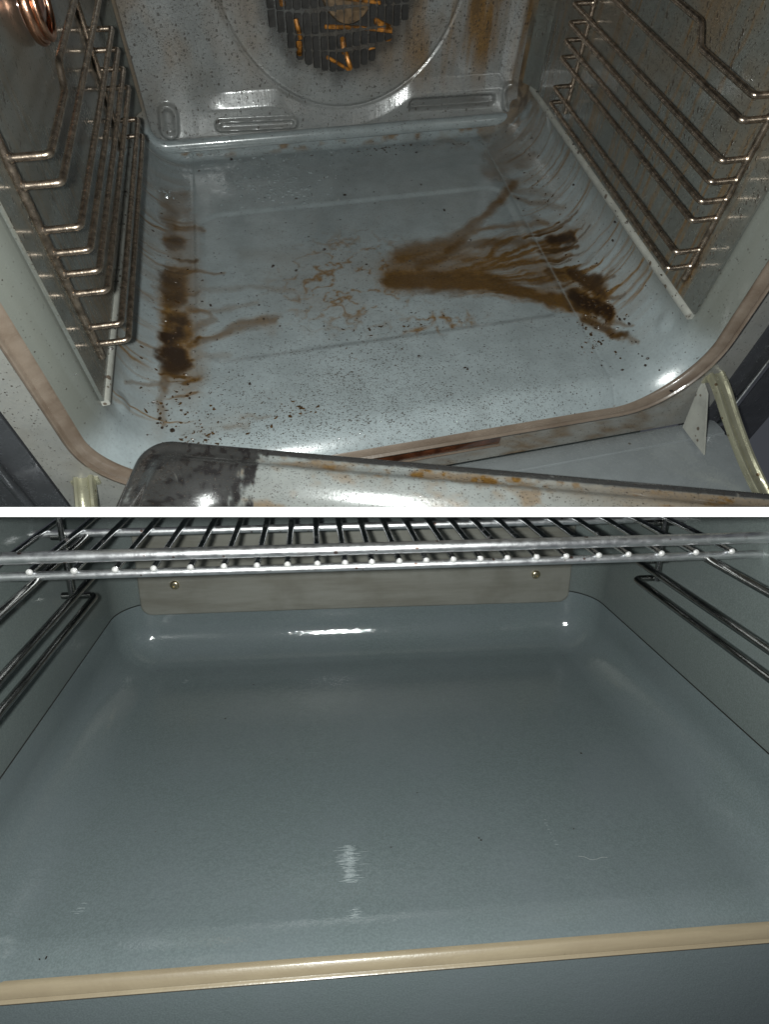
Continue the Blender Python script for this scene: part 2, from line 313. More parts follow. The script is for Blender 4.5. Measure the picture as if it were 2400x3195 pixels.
def clean_enamel(name, base, rough=0.2, coat=0.8):
    k = M(name, Coat_Weight=coat, Coat_Roughness=0.06, Coat_IOR=1.75, Specular_IOR_Level=0.06)
    f = k.noise(800, 2, 0.7); g = k.noise(700, 2)
    c = k.mix(k.ramp(f, 0.34, 0.68), tuple(v * 0.85 for v in base), tuple(v * 1.13 for v in base))
    c = k.mix(k.ramp(k.noise(9, 5, 0.65), 0.35, 0.7, 0, 0.45), c, tuple(v * t for v, t in zip(base, (1.12, 1.06, 1.12))))
    s = k.specks(55, 0.03, None, 0.05)
    c = k.mix(s, c, (0.02, 0.02, 0.02))
    k.set(Base_Color=c, Roughness=k.ramp(g, 0.2, 0.8, rough * 0.85, rough * 1.2))
    h = k.math('ADD', k.math('MULTIPLY', k.noise(800, 2), 0.6), k.math('MULTIPLY', k.noise(170, 3, 0.6), 2.2))
    b = k.bump(h, 0.00016, 0.7)
    k.t.links.new(b.outputs[0], k.b.inputs['Coat Normal'])
    return k.m

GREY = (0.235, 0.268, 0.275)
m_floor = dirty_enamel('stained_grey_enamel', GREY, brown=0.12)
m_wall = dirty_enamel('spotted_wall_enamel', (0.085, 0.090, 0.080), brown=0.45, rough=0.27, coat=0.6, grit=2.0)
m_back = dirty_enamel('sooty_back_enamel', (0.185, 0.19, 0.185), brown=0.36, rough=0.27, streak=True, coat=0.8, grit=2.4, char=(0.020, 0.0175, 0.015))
m_tray = dirty_enamel('tray_enamel', (0.215, 0.226, 0.216), brown=0.2, rough=0.22, char=(0.016, 0.0145, 0.0145))
m_front = dirty_enamel('front_enamel', (0.205, 0.205, 0.19), brown=0.4, rough=0.3, coat=0.3)
m_ledge = plain('rusty_ledge_enamel', (0.30, 0.30, 0.27), 0.4, spot=(0.05, 0.028, 0.014), amount=0.55, sscale=170)
m_rail = plain('browned_wire', (0.55, 0.44, 0.345), 0.30, 0.97, var=0.65, scale=260, bump=0.5)
m_gasket = None
m_grille = plain('sooty_grille_metal', (0.13, 0.128, 0.125), 0.4, 0.3, spot=(0.03, 0.025, 0.02), amount=0.4)
m_chamber = plain('scorched_chamber', (0.20, 0.13, 0.07), 0.5, 0.2, var=0.7, scale=110, spot=(0.03, 0.02, 0.012), amount=0.3, sscale=220)
m_fan = plain('rust_orange_metal', (0.60, 0.24, 0.04), 0.4, 0.25, var=0.9, scale=120, spot=(0.04, 0.025, 0.012), amount=0.3, sscale=260)
m_soot = plain('black_soot', (0.02, 0.018, 0.016), 0.7)
m_copper = plain('copper_ring', (0.75, 0.42, 0.28), 0.22, 1.0, spot=(0.12, 0.06, 0.04), amount=0.12)
m_lamp_glass = plain('smoky_lamp_glass', (0.16, 0.09, 0.07), 0.12, 0.2, coat=0.6)
m_zinc = plain('yellowed_zinc', (0.52, 0.50, 0.36), 0.3, 0.75, spot=(0.13, 0.075, 0.03), amount=0.16, sscale=200)
m_trim = plain('dark_steel_trim', (0.085, 0.088, 0.095), 0.28, 0.6, coat=0.3)
m_chrome_trim = plain('bright_trim', (0.75, 0.75, 0.76), 0.2, 1.0)
m_latch = plain('amber_brown_cover', (0.085, 0.028, 0.012), 0.14, 0.0, var=0.6, scale=90, coat=0.8)
m_door = plain('door_grey_enamel', (0.18, 0.195, 0.20), 0.26, 0.0, var=0.1, spot=(0.06, 0.05, 0.035), amount=0.02, sscale=150, coat=0.4)
m_crumb = plain('burnt_crumb', (0.022, 0.014, 0.009), 0.35, bump=0.8)
m_drop = plain('wet_droplet', (0.21, 0.24, 0.246), 0.08, 0.0, var=0.1, bump=0.0, coat=1.0)
m_spot = plain('dried_spot', (0.045, 0.032, 0.022), 0.4)
m_grease = plain('burnt_grease', (0.055, 0.028, 0.009), 0.25, var=0.6, scale=150, coat=0.4)
m_white = plain('white_board_edge', (0.88, 0.88, 0.88), 0.5, var=0.02)
m_board = plain('grey_board', (0.10, 0.105, 0.105), 0.5, var=0.1)
m_clean = clean_enamel('clean_grey_enamel', (0.132, 0.160, 0.163), 0.42, 1.0)
m_cleanwall = clean_enamel('clean_wall_enamel', (0.120, 0.140, 0.135), 0.40, 0.3)
m_plate = None
m_chrome = wire_metal('chrome', (0.93, 0.94, 0.96), (0.22, 0.09, 0.05), 0.10, 0.15, 70)
m_bar = plain('scratched_chrome_bar', (0.97, 0.97, 0.98), 0.40, 1.0, var=0.15, scale=90, spot=(0.20, 0.085, 0.05), amount=0.12, sscale=190)
m_cut = plain('cut_wire_end', (0.86, 0.84, 0.82), 0.35, 0.35, var=0.3, scale=400)
m_oldchrome = plain('dulled_chrome_wire', (0.36, 0.36, 0.35), 0.2, 1.0, var=0.35, scale=120)
def streaky(name, base, dark, metal, rough, along, coat=0.5, amount=1.0):
    k = M(name, Metallic=metal, Coat_Weight=coat)
    st = k.noise(40, 5, 0.65, k.coord(along)); cl = k.noise(22, 4, 0.6)
    c = k.mix(k.math('MULTIPLY', k.ramp(st, 0.35, 0.7), amount * 0.7), base, dark)
    c = k.mix(k.ramp(cl, 0.45, 0.75, 0, 0.5 * amount), c, dark)
    c = k.mix(k.math('MULTIPLY', k.specks(150, 0.05, None, 0.16), 0.8), c, tuple(v * 0.35 for v in dark))
    k.set(Base_Color=c, Roughness=k.ramp(st, 0.3, 0.7, rough * 0.75, rough * 1.3), Coat_Roughness=k.ramp(cl, 0.3, 0.7, 0.10, 0.3))
    b = k.bump(k.math('ADD', st, k.math('MULTIPLY', k.noise(420, 3), 0.5)), 0.0005, 0.5)
    k.t.links.new(b.outputs[0], k.b.inputs['Coat Normal'])
    return k.m
m_beige = streaky('beige_rubber', (0.315, 0.258, 0.172), (0.215, 0.165, 0.105), 0.0, 0.4, (0.12, 1.6, 1.6), 0.6)
m_screw = plain('brassy_screw', (0.72, 0.62, 0.42), 0.28, 1.0)
m_mark = plain('glint_and_water_mark', (0.25, 0.285, 0.29), 0.16, 0.0, var=0.1, coat=1.0)  # paler than the floor, so the reflected streak is put into the colour
m_gasket = streaky('pink_brown_rubber', (0.150, 0.118, 0.092), (0.070, 0.046, 0.030), 0.0, 0.34, (0.35, 1.2, 1.2), 0.6, 0.9)
m_thread = plain('white_thread', (0.42, 0.43, 0.42), 0.6)
m_plate = streaky('heat_tinted_steel', (0.235, 0.232, 0.205), (0.125, 0.115, 0.09), 0.12, 0.5, (0.15, 1.0, 1.3), 0.0, 0.9)

# ================================================================== the dividing board
R3 = m.to_3x3()
def slab(p):   # p: right, up, forward of the board's edge line
    return Vector(CAM_LOC) + R3 @ Vector((p[0], p[1], -p[2]))
def slab_box(a, b, bev):
    q = MB().box(a, b, bev); q.V = [tuple(slab(v)) for v in q.V]; return q
board = bpy.data.objects.new('dividing_board', None); COL.objects.link(board)
board.location = slab((0, 0, 0.30))
board['label'] = 'thin white edged board lying between the dirty oven above and the clean oven below'; board['category'] = 'board'
slab_box((-0.45, -0.00235, 0.2945), (0.45, 0.00235, 0.350), 0.0).build('panel', m_board, board)
slab_box((-0.45, -0.00238, 0.282), (0.45, 0.00238, 0.2945), 0.0003).build('edging', m_white, board)

# ================================================================== the dirty oven
ovenA = thing('oven', 'dirty oven with brown grease burnt onto its grey floor and spattered walls', 'oven', TA, (0, 0, -0.06))
Wh, RC = 0.23, 0.05
def shell(s):
    a = np.abs(s); sg = np.sign(s)
    th = np.clip((a - (Wh - RC)) / RC, 0, math.pi / 2)
    x = np.where(a < Wh - RC, a, Wh - RC + RC * np.sin(th)); z = RC - RC * np.cos(th)
    z = np.where(a > Wh - RC + RC * math.pi / 2, RC + a - (Wh - RC) - RC * math.pi / 2, z)
    nx = np.sin(th) * sg; nz = -np.cos(th)
    return x * sg, z, nx, nz
S_SEAM = Wh - RC + RC * math.pi / 2
sv = np.concatenate([np.linspace(-0.575, -0.27, 24)[:-1], np.linspace(-0.27, 0.27, 580), np.linspace(0.27, 0.575, 24)[1:]])
vv = np.concatenate([np.linspace(-0.0085, 0.02, 28)[:-1], np.linspace(0.02, 0.462, 460)])
S, Vd = np.meshgrid(sv, vv, indexing='ij')
X, Z, NX, NZ = shell(S)
corner = (2 * np.abs(NX * NZ)) ** 1.5
flare = 0.0110 * (1 - 0.28 * corner) * np.clip((0.018 - Vd) / 0.024, 0, 1.2) ** 2
rear = 0.013 * np.clip((Vd - 0.440) / 0.020, 0, 1.1) ** 2
off = flare - rear
# pressed panel in the floor
def soft_rect(s, v):
    d = np.maximum(np.abs(s) - 0.150, np.abs(v - 0.2155) - 0.0925) 
    q = np.sqrt(np.clip(np.abs(s) - 0.150, 0, 9) ** 2 + np.clip(np.abs(v - 0.2155) - 0.0925, 0, 9) ** 2)
    return np.where(d > 0, q, d)
dr = soft_rect(S, Vd)
press = -0.0016 * (1 - sm(0.016, 0.0245, dr))
press = press + 0.0003 * (fbm(S * 25, Vd * 25, 3) - 0.5)
bx = sm(0.012, 0.0, np.hypot(np.abs(S) - 0.2405, (Vd - 0.037)))        # the two little pressed pips by the front corners
press = press + 0.0022 * bx - 0.0004 * np.exp(-((np.abs(S) - 0.1785) / 0.0014) ** 2)
P = np.stack([X + NX * (off - 0) , Vd, Z + NZ * off + press * (np.abs(NZ) > 0.5) - NZ * 0], -1)
P[..., 0] += -NX * press * (np.abs(NZ) <= 0.5)
# stains on the floor
w1 = fbm(S * 95, Vd * 95, 11) - 0.5; w2 = fbm(S * 300, Vd * 300, 12) - 0.5; w3 = fbm(S * 30, Vd * 150, 13); w4 = fbm(S * 60 + Vd * 40, Vd * 22 - S * 20, 14)
Sw = S + 0.012 * (fbm(S * 45, Vd * 45, 15) - 0.5) + 0.005 * w1
Vw_ = Vd + 0.010 * (fbm(S * 45, Vd * 45, 16) - 0.5) + 0.006 * w1
rs_ = random.Random(21)
marks = [(a, d, p) for a, d, p in STAINS]
for k in range(62):                                     # short runs feathering the edge of the pools, up the curved sides
    if k < 40: v = rs_.uniform(0.10, 0.235); s0 = rs_.uniform(0.17, 0.188); s1 = s0 + rs_.uniform(0.012, 0.05); sd = 1
    else: v = rs_.uniform(0.06, 0.34); s0 = rs_.uniform(0.175, 0.19); s1 = s0 + rs_.uniform(0.005, 0.025); sd = -1
    w = rs_.uniform(0.0009, 0.0026)
    marks.append((rs_.uniform(0.35, 0.85), rs_.uniform(0.1, 0.55), [(sd * s0, v, 0.004, w * 1.5), (sd * s1, v + rs_.uniform(-0.006, 0.004), 0.003, w * 0.6)]))
for k in range(46):                                     # thin fingers spreading over the flat from the big pool
    v = rs_.uniform(0.115, 0.25); s0 = rs_.uniform(0.07, 0.13); s1 = rs_.uniform(0.15, 0.185)
    w = rs_.uniform(0.0008, 0.0020)
    marks.append((rs_.uniform(0.2, 0.6), rs_.uniform(0, 0.2), [(s0, 0.165 + (v - 0.165) * 0.55, 0.003, w), (0.5 * (s0 + s1), 0.165 + (v - 0.165) * 0.85, 0.003, w), (s1, v, 0.003, w * 1.3)]))
clear = np.ones_like(S); dark = np.zeros_like(S)
for amt, dk, pts in marks:
    d = np.full_like(S, 9.0); pts = np.array(pts)
    for a, b in zip(pts[:-1], pts[1:]) if len(pts) > 1 else [(pts[0], pts[0])]:
        ab = b[:2] - a[:2]; L = (ab / np.array([a[2] + b[2], a[3] + b[3]]) * 2); L2 = L @ L
        t = np.clip((((Sw - a[0]) / (a[2] + b[2]) * 2) * L[0] + ((Vw_ - a[1]) / (a[3] + b[3]) * 2) * L[1]) / max(L2, 1e-9), 0, 1)
        rs = a[2] + (b[2] - a[2]) * t; rv = a[3] + (b[3] - a[3]) * t
        d = np.minimum(d, np.hypot((Sw - a[0] - ab[0] * t) / rs, (Vw_ - a[1] - ab[1] * t) / rv))
    dn = d * 0.70 + 0.30 * w2 + 0.5 * (w3 - 0.5)
    soft = 0.5 if amt > 0.3 else 0.75
    f = sm(1.08 + soft * 0.3, 0.88 - soft, dn)
    qq = 0.75 * float(sm(0.62, 0.95, np.array(amt)))
    clear *= 1 - min(0.90, amt * 0.92) * f * ((0.42 + 0.85 * w3) * (1 - qq) + qq) * (0.70 + 0.30 * sm(1.2, 0.2, d))
    dark = 1 - (1 - dark) * (1 - min(1, dk * 1.35) * sm(1.0, 0.30, dn + 0.9 * (w4 - 0.5)) * min(1, amt + 0.1))
crease = np.exp(-((np.abs(S) - 0.1785) / 0.0011) ** 2)
stain = (1 - clear) * (1 - 0.55 * crease * (S > 0)); dark = dark * (1 - 0.75 * crease * (S > 0))
r2 = random.Random(3)
# tan network of dried splashes in the middle of the floor
ridge = 1 - np.abs(fbm(S * 60, Vd * 60, 21, 3) - 0.5) * 7
zone = sm(1.0, 0.35, np.hypot((S + 0.025) / 0.105, (Vd - 0.195) / 0.10))
zone2 = sm(1.0, 0.4, np.hypot((S - 0.045) / 0.06, (Vd - 0.115) / 0.022))
blot = sm(0.30, 0.52, fbm(S * 130, Vd * 130, 25))
stain = np.maximum(stain, 0.8 * np.clip(ridge, 0, 1) ** 2 * np.maximum(zone, zone2) * blot)
# fine runs down the curved sides
r2 = random.Random(3)
for side in (-1, 1):
    for k in range(40):
        v0 = r2.uniform(0.03, 0.40) if side < 0 else r2.uniform(0.06, 0.42)
        wdt = r2.uniform(0.0005, 0.0013) * (1 + 1.6 * r2.random() ** 4); a = r2.uniform(0.12, 0.9); end = r2.uniform(0.165, 0.225); lean = r2.uniform(-0.02, 0.03)
        sa = S * side
        line = v0 + lean * (S_SEAM - sa) + 0.007 * (vnoise(sa * 35, sa * 0 + k * 3.1, 5) - 0.5) + 0.002 * (vnoise(sa * 150, sa * 0 + k * 1.7, 6) - 0.5)
        f = np.exp(-((Vd - line) / wdt) ** 2) * sm(end - 0.01, end + 0.02, sa) * sm(S_SEAM + 0.004, S_SEAM - 0.004, sa)
        stain = np.maximum(stain, a * f)
side_film = sm(0.17, 0.20, np.abs(S)) * sm(S_SEAM + 0.01, S_SEAM - 0.03, np.abs(S))
stain = np.maximum(stain, side_film * 0.22 * sm(0.35, 0.75, fbm(S * 8, Vd * 90, 31)) * sm(0.02, 0.10, Vd))
# smears along the back edge and in the right back corner
stain = np.maximum(stain, 0.45 * sm(0.38, 0.45, Vd) * sm(0.05, 0.2, S) * sm(0.42, 0.62, fbm(S * 40, Vd * 40, 41)))
stain = np.maximum(stain, 0.6 * sm(0.440, 0.452, Vd) * sm(0.47, 0.66, fbm(S * 60, Vd * 90, 42)))
stain = np.maximum(stain, 0.55 * sm(0.17, 0.23, S) * sm(0.33, 0.43, Vd) * sm(0.35, 0.6, fbm(S * 50, Vd * 90, 43)))
dark = np.maximum(dark, 0.7 * sm(0.20, 0.25, S) * sm(0.40, 0.45, Vd) * sm(0.45, 0.65, fbm(S * 90, Vd * 90, 44)))
speck = 0.10 + 0.75 * sm(0.13, 0.03, Vd + 0.03 * w1) * sm(0.20, 0.12, np.abs(S + 0.02)) * (0.4 + 0.9 * sm(0.35, 0.65, fbm(S * 18, Vd * 18, 51)))
speck = np.maximum(speck, 0.42 * sm(0.30, 0.16, Vd) * sm(0.21, 0.15, np.abs(S)))
speck = np.maximum(speck, 0.5 * sm(0.36, 0.44, Vd))
wet = 0.9 * sm(1.0, 0.3, np.hypot((S + 0.10) / 0.075, (Vd - 0.39) / 0.055)) * sm(0.5, 0.66, fbm(S * 60, Vd * 60, 61)) + 0.7 * sm(1, 0.4, np.hypot((S + 0.21) / 0.02, (Vd - 0.364) / 0.012))
dark = np.maximum(dark, 0.0)
make('cavity', P.reshape(-1, 3), gridf(len(sv), len(vv)), m_floor, ovenA, TA, sharp=80,
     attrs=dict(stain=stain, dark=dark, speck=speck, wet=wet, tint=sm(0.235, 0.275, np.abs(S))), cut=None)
MB().box((-0.232, 0.0, 0.362), (0.232, 0.46, 0.366)).build('ceiling', m_soot, ovenA, TA, smooth=False)

# side liners: separate sheets a little proud of the cavity wall
for side in (-1, 1):
    ys = np.linspace(0.012, 0.430, 220); zs = np.linspace(0.0605, 0.355, 150)
    Y, Zz = np.meshgrid(ys, zs, indexing='ij')
    xin = 0.2272 + 0 * Y - 0.010 * np.clip((Y - 0.405) / 0.025, 0, 1) ** 2
    xin = xin + 0.0018 * sm(0.0035, 0.0, np.abs(Y - 0.409))      # pressed line before the back edge
    fr = np.stack([side * xin, Y, Zz], -1)
    ni, nj = len(ys), len(zs)
    Pv = fr.reshape(-1, 3); F = gridf(ni, nj)
    edge = [i * nj for i in range(ni)] + [(ni - 1) * nj + j for j in range(1, nj)] + [i * nj + nj - 1 for i in range(ni - 2, -1, -1)] + [j for j in range(nj - 2, 0, -1)]
    skirt = Pv[edge] + np.array([side * 0.0024, 0, 0])
    b = len(Pv); ne = len(edge)
    F2 = np.array([(edge[q], edge[(q + 1) % ne], b + (q + 1) % ne, b + q) for q in range(ne)])
    st = np.zeros_like(Y); rr = random.Random(8 + side)
    for k in range(70):
        y0 = rr.uniform(0.03, 0.42); z1 = rr.uniform(0.09, 0.30); wd = rr.uniform(0.0006, 0.0013)
        ln = y0 + 0.005 * (vnoise(Zz * 30, Zz * 0 + k * 2.3, 71) - 0.5) + 0.003 * (vnoise(Zz * 120, Zz * 0 + k * 2.3, 72) - 0.5)
        st = np.maximum(st, rr.uniform(0.25, 0.75) * np.exp(-((Y - ln) / wd) ** 2) * sm(z1 + 0.01, z1 - 0.03, Zz))
    film = sm(0.40, 0.75, fbm(Y * 14, Zz * 9, 75)) * sm(0.10, 0.22, Zz) * 0.42
    st = np.maximum(st, film)
    post = np.exp(-((Y - 0.040) / 0.006) ** 2) * sm(0.45, 0.65, fbm(Y * 200, Zz * 90, 78)) * 0.9      # soot beside the front post
    dk = np.maximum(0.55 * st * sm(0.5, 0.8, fbm(Y * 60, Zz * 25, 77)), post if side > 0 else post * 0.3)
    sp = 0.35 + 0.65 * sm(0.08, 0.20, Zz)
    if side < 0: sp = sp * 0.5; st = st * 0.5; dk = dk * 0.4
    pad = lambda a, d=0.0: np.concatenate([a.ravel(), np.full(ne, d)])
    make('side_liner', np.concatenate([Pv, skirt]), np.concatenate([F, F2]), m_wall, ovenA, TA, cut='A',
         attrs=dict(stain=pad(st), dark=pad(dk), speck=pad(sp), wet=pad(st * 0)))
    q = MB()
    prof = [(-0.0008, 0.054), (0.0042, 0.0542), (0.0050, 0.0556), (0.0046, 0.0588), (0.0032, 0.0602), (-0.0008, 0.0604)]
    path = [np.array((side * 0.2298, y, 0.0)) for y in np.linspace(0.014, 0.425, 40)]
    q.sweep(path, prof, lambda k: (np.array((-side, 0, 0)), np.array((0, 0, 1.0))))
    q.build('liner_flange', m_ledge, ovenA, TA)

# back panel with its pressed shapes and round fan opening
CX, CZ = 0.0099, 0.170
GX, GZ, GR = 0.004, 0.154, 0.0815
xs = np.linspace(-0.226, 0.246, 620); zs = np.concatenate([np.linspace(0.012, 0.16, 190), np.linspace(0.16, 0.35, 90)[1:]])
Xb, Zb = np.meshgrid(xs, zs, indexing='ij')
rad = np.hypot(Xb - CX, Zb - CZ)
d_up = Zb - 0.0525; d_ci = 0.1287 - np.hypot(Xb - CX, Zb - 0.1547)
k_ = 0.002
un = np.log(np.exp(np.clip(d_up / k_, -30, 30)) + np.exp(np.clip(d_ci / k_, -30, 30))) * k_
side_b = 0.200 - Xb
hh = 0.0070 * np.clip(0.5 + np.minimum(un, side_b + 0.006) / 0.0150, 0, 1)
for _ in range(5):
    hh[1:-1, 1:-1] = (hh[1:-1, 1:-1] * 2 + hh[2:, 1:-1] + hh[:-2, 1:-1] + hh[1:-1, 2:] + hh[1:-1, :-2]) / 6
hh = hh * np.maximum(sm(-0.175, -0.125, Xb), 0.0)
hh = hh + 0.0016 * np.exp(-((rad - 0.134) / 0.0017) ** 2)                        # groove round the fan cover
hh = hh - 0.0012 * sm(0.1355, 0.129, rad)
def pill(x0, z0, x1, z1, r, w=0.0022):
    ax, az = x1 - x0, z1 - z0; t = np.clip(((Xb - x0) * ax + (Zb - z0) * az) / (ax * ax + az * az), 0, 1)
    d = np.hypot(Xb - x0 - ax * t, Zb - z0 - az * t) - r
    return sm(w, -w, d)
hh = hh - 0.0040 * pill(-0.197, 0.030, -0.194, 0.046, 0.010) + 0.0038 * pill(-0.196, 0.031, -0.194, 0.045, 0.005, 0.0035)
hh = hh - 0.0038 * pill(0.217, 0.029, 0.213, 0.042, 0.010) + 0.0036 * pill(0.217, 0.030, 0.213, 0.041, 0.005, 0.0035)
hh = hh - 0.0034 * pill(-0.139, 0.0295, -0.056, 0.0270, 0.0058) + 0.0036 * pill(-0.137, 0.0295, -0.058, 0.0270, 0.0028, 0.0022)
hh = hh + 0.0050 * pill(0.092, 0.0350, 0.190, 0.0338, 0.0058, 0.003)
hh = hh + 0.0005 * (fbm(Xb * 30, Zb * 30, 81) - 0.5)
# fan grille: rows of upright slots punched through the panel
slot = np.zeros(Xb.shape, bool)
for z0, z1 in ((0.0725, 0.0918), (0.0946, 0.1066), (0.1092, 0.1266), (0.1294, 0.1460), (0.1490, 0.1656), (0.1686, 0.1850), (0.1880, 0.2040), (0.2070, 0.2330)):
    for k in range(-10, 11):
        x0 = GX + k * 0.0090
        if abs(x0 - GX) > 0.079: continue
        hz = math.sqrt(GR ** 2 - (x0 - GX) ** 2)
        dz = 0.0018 * math.sin(k * 0.45 + z0 * 60) + 0.0022 * ((x0 - GX) / 0.06) ** 2
        a_, b_ = max(z0 + dz, GZ - hz), min(z1 + dz, GZ + hz)
        if b_ - a_ < 0.0078: continue
        r_ = 0.0036
        slot |= (np.maximum(np.abs(Xb - x0) - 0.0014, 0) ** 2 + np.maximum(np.abs(Zb - (a_ + b_) / 2) - (b_ - a_) / 2 + 0.0022, 0) ** 2) < 0.0022 ** 2
keep = ~slot
Fb = gridf(len(xs), len(zs)); Fb = Fb[keep.ravel()[Fb].all(1)]
vert = fbm(Xb * 70, Zb * 9, 83)
stb = 0.72 * sm(0.38, 0.72, vert) * sm(0.00, 0.16, Xb) * sm(0.03, 0.09, Zb) + 0.30 * sm(0.45, 0.7, fbm(Xb * 18, Zb * 10, 84)) * sm(0.04, 0.10, Zb)
stb = np.maximum(stb, 0.8 * sm(0.175, 0.225, Xb) * sm(0.3, 0.6, vert) * sm(0.025, 0.07, Zb))
dkb = 0.5 * stb * sm(0.55, 0.75, fbm(Xb * 160, Zb * 40, 85)) + 0.45 * pill(0.092, 0.0350, 0.190, 0.0338, 0.0058, 0.002) + 0.80 * sm(0.100, 0.078, np.hypot(Xb - GX, Zb - GZ) + 0.02 * (fbm(Xb * 60, Zb * 60, 86) - 0.5)) * (0.75 + 0.3 * fbm(Xb * 90, Zb * 90, 87))
spb = 0.55 + 0.4 * sm(0.05, 0.12, Zb)
Pb = np.stack([Xb, 0.4555 + hh, Zb], -1)
backA = make('back_panel', Pb.reshape(-1, 3), Fb, m_back, ovenA, TA, attrs=dict(stain=stb, dark=dkb, speck=spb, wet=stb * 0), cut='A')

q = MB()                                                            # rusty fan vanes, heating loop and hub behind the slots
for (xa_, za_), (xb_, zb_), r_ in (((-0.0105, 0.0835), (0.0200, 0.0660), 0.0026), ((0.0370, 0.0886), (0.0765, 0.0976), 0.0024), ((-0.0407, 0.0985), (-0.0410, 0.0870), 0.0042), ((0.0082, 0.0990), (0.0092, 0.0865), 0.0040), ((0.0111, 0.0860), (0.0165, 0.0710), 0.0036),
        ((0.0440, 0.1140), (0.0680, 0.1020), 0.0048), ((-0.0114, 0.1110), (0.0640, 0.1035), 0.0030), ((-0.0425, 0.1180), (-0.0388, 0.1010), 0.0036), ((-0.03, 0.14), (0.05, 0.128), 0.004), ((-0.05, 0.19), (0.03, 0.16), 0.004), ((0.01, 0.18), (0.06, 0.20), 0.004), ((-0.055, 0.13), (-0.06, 0.17), 0.004)):
    p_ = [(xa_ + (xb_ - xa_) * t, 0.4705 + 0.0015 * math.sin(5 * t + xa_ * 90), za_ + (zb_ - za_) * t) for t in np.linspace(0, 1, 8)]
    q.tube(p_, [r_ * 0.62 * (0.7 + 0.5 * abs(math.sin(3.1 * k + xa_ * 200))) for k in range(8)], 8, dome=True)
q.build('fan_vane', m_fan, backA, TA, kind='stuff')
q = MB()
hub = [np.array((GX + 0.012 + 0.034 * math.cos(a), 0.476, GZ + 0.004 + 0.050 * math.sin(a))) for a in np.linspace(0, 2 * math.pi, 37)]
q.sweep(hub, [(0, 0.004), (-0.002, 0), (-0.016, -0.001), (-0.030, -0.003)], lambda k: ((hub[k] - np.array((GX + 0.012, 0.476, GZ + 0.004))) / np.linalg.norm(hub[k] - np.array((GX + 0.012, 0.476, GZ + 0.004))), np.array((0, 1.0, 0))), closed_profile=False)
q.build('fan_hub', m_chamber, backA, TA)
q = MB()                                                            # the dark chamber round them
ringp = [np.array((GX + 0.094 * math.cos(a), 0.4645, GZ + 0.094 * math.sin(a))) for a in np.linspace(0, 2 * math.pi, 49)]
q.sweep(ringp, [(0.004, 0), (0, 0.002), (0, 0.022), (-0.04, 0.024), (-0.0935, 0.024)], lambda k: ((ringp[k] - np.array((GX, 0.4645, GZ))) / 0.094, np.array((0, 1.0, 0))), closed_profile=False)
q.build('fan_chamber', m_soot, backA, TA)
# rounded bead that frames the back panel
pth, nor = u_path(-0.2235, 0.2435, 0.0125, 0.35, 0.022)
q = MB(); P3 = [np.array((p[0], 0.4535, p[1])) for p in pth]
prof = [(0.007 * math.cos(a), 0.0058 * math.sin(a)) for a in np.linspace(0, 2 * math.pi, 13)[:-1]]
q.sweep(P3, prof, lambda k: (np.array((nor[k][0], 0, nor[k][1])), np.array((0, 1.0, 0))))
o = make('panel_bead', np.array(q.V), q.F, m_floor, ovenA, TA, cut='A', attrs=dict(stain=[0.5 * max(0, min(1, (v[2] - 0.03) / 0.05)) if v[0] > 0.2 else (0.55 * max(0, min(1, (v[2] - 0.03) / 0.03)) if v[0] < -0.2 else 0.04) for v in q.V],
     dark=[0.62 * max(0, min(1, (v[2] - 0.03) / 0.06)) if v[0] > 0.23 else 0.0 for v in q.V], speck=[0.4] * len(q.V), wet=[0.0] * len(q.V)))

# door seal and front frame
pth, nor = u_path(-0.2490, 0.2530, -0.0178, 0.36, 0.067)
q = MB(); P3 = [np.array((p[0], -0.0055, p[1])) for p in pth]
prof = [(-0.0054, 0.003), (-0.0055, -0.0006), (-0.0050, -0.0022), (0.0010, -0.0056), (0.0018, -0.0057), (0.0023, -0.0048), (0.0021, -0.0034), (0.0034, -0.0042), (0.0037, -0.0060), (0.0046, -0.0068), (0.0062, -0.0064), (0.0074, -0.0046), (0.0076, 0.003)]
q.sweep(P3, prof, lambda k: (np.array((nor[k][0], 0, nor[k][1])), np.array((0, 1.0, 0))))
q.build('door_seal', m_gasket, ovenA, TA, cut='A', sharp=50)
# the front face: a plate with the opening cut out of it, bottom with a slot
inner, _ = u_path(-0.2440, 0.2480, -0.0125, 0.36, 0.062)
outer, onr = u_path(-0.283, 0.2945, -0.0640, 0.36, 0.010)
def res(path, n):
    Pp = np.array(path); d = np.concatenate([[0], np.cumsum(np.linalg.norm(np.diff(Pp, axis=0), axis=1))]); t = np.linspace(0, d[-1], n)
    return np.stack([np.interp(t, d, Pp[:, 0]), np.interp(t, d, Pp[:, 1])], 1)
def ang(path, n):   # sample both outlines at matching fractions of their three sides
    Pp = np.array(path); lo = Pp[:, 1].min(); 
    l = Pp[(Pp[:, 0] < 0) ]; rgt = Pp[(Pp[:, 0] >= 0)]
    return np.concatenate([res(l, n), res(rgt, n)])
A1, A2 = ang(inner, 90), ang(outer, 90)
ts = np.linspace(0, 1, 12)
G_ = np.stack([A1 * (1 - t) + A2 * t for t in ts], 1)
Vf = np.concatenate([G_, np.full(G_.shape[:2] + (1,), -0.0022)], -1)[..., [0, 2, 1]]
Vr = Vf[:, -1:].copy(); Vr[..., 1] += 0.012
Vf = np.concatenate([Vf, Vr], 1)
fx, fz = Vf[..., 0], Vf[..., 2]
stf = 0.5 * sm(0.5, 0.75, fbm(fx * 50, fz * 90, 91)) * sm(-0.03, 0.02, fx) * sm(0.29, 0.2, fx)
make('front_frame', Vf.reshape(-1, 3), gridf(len(A1), len(ts) + 1), m_front, ovenA, TA, cut='A', sharp=30,
     attrs=dict(stain=stf, dark=stf * 0.3, speck=0.25 + 0.6 * stf, wet=stf * 0))
q = MB().box((-0.060, -0.0045, -0.0430), (0.0785, 0.003, -0.0265), 0.0012)
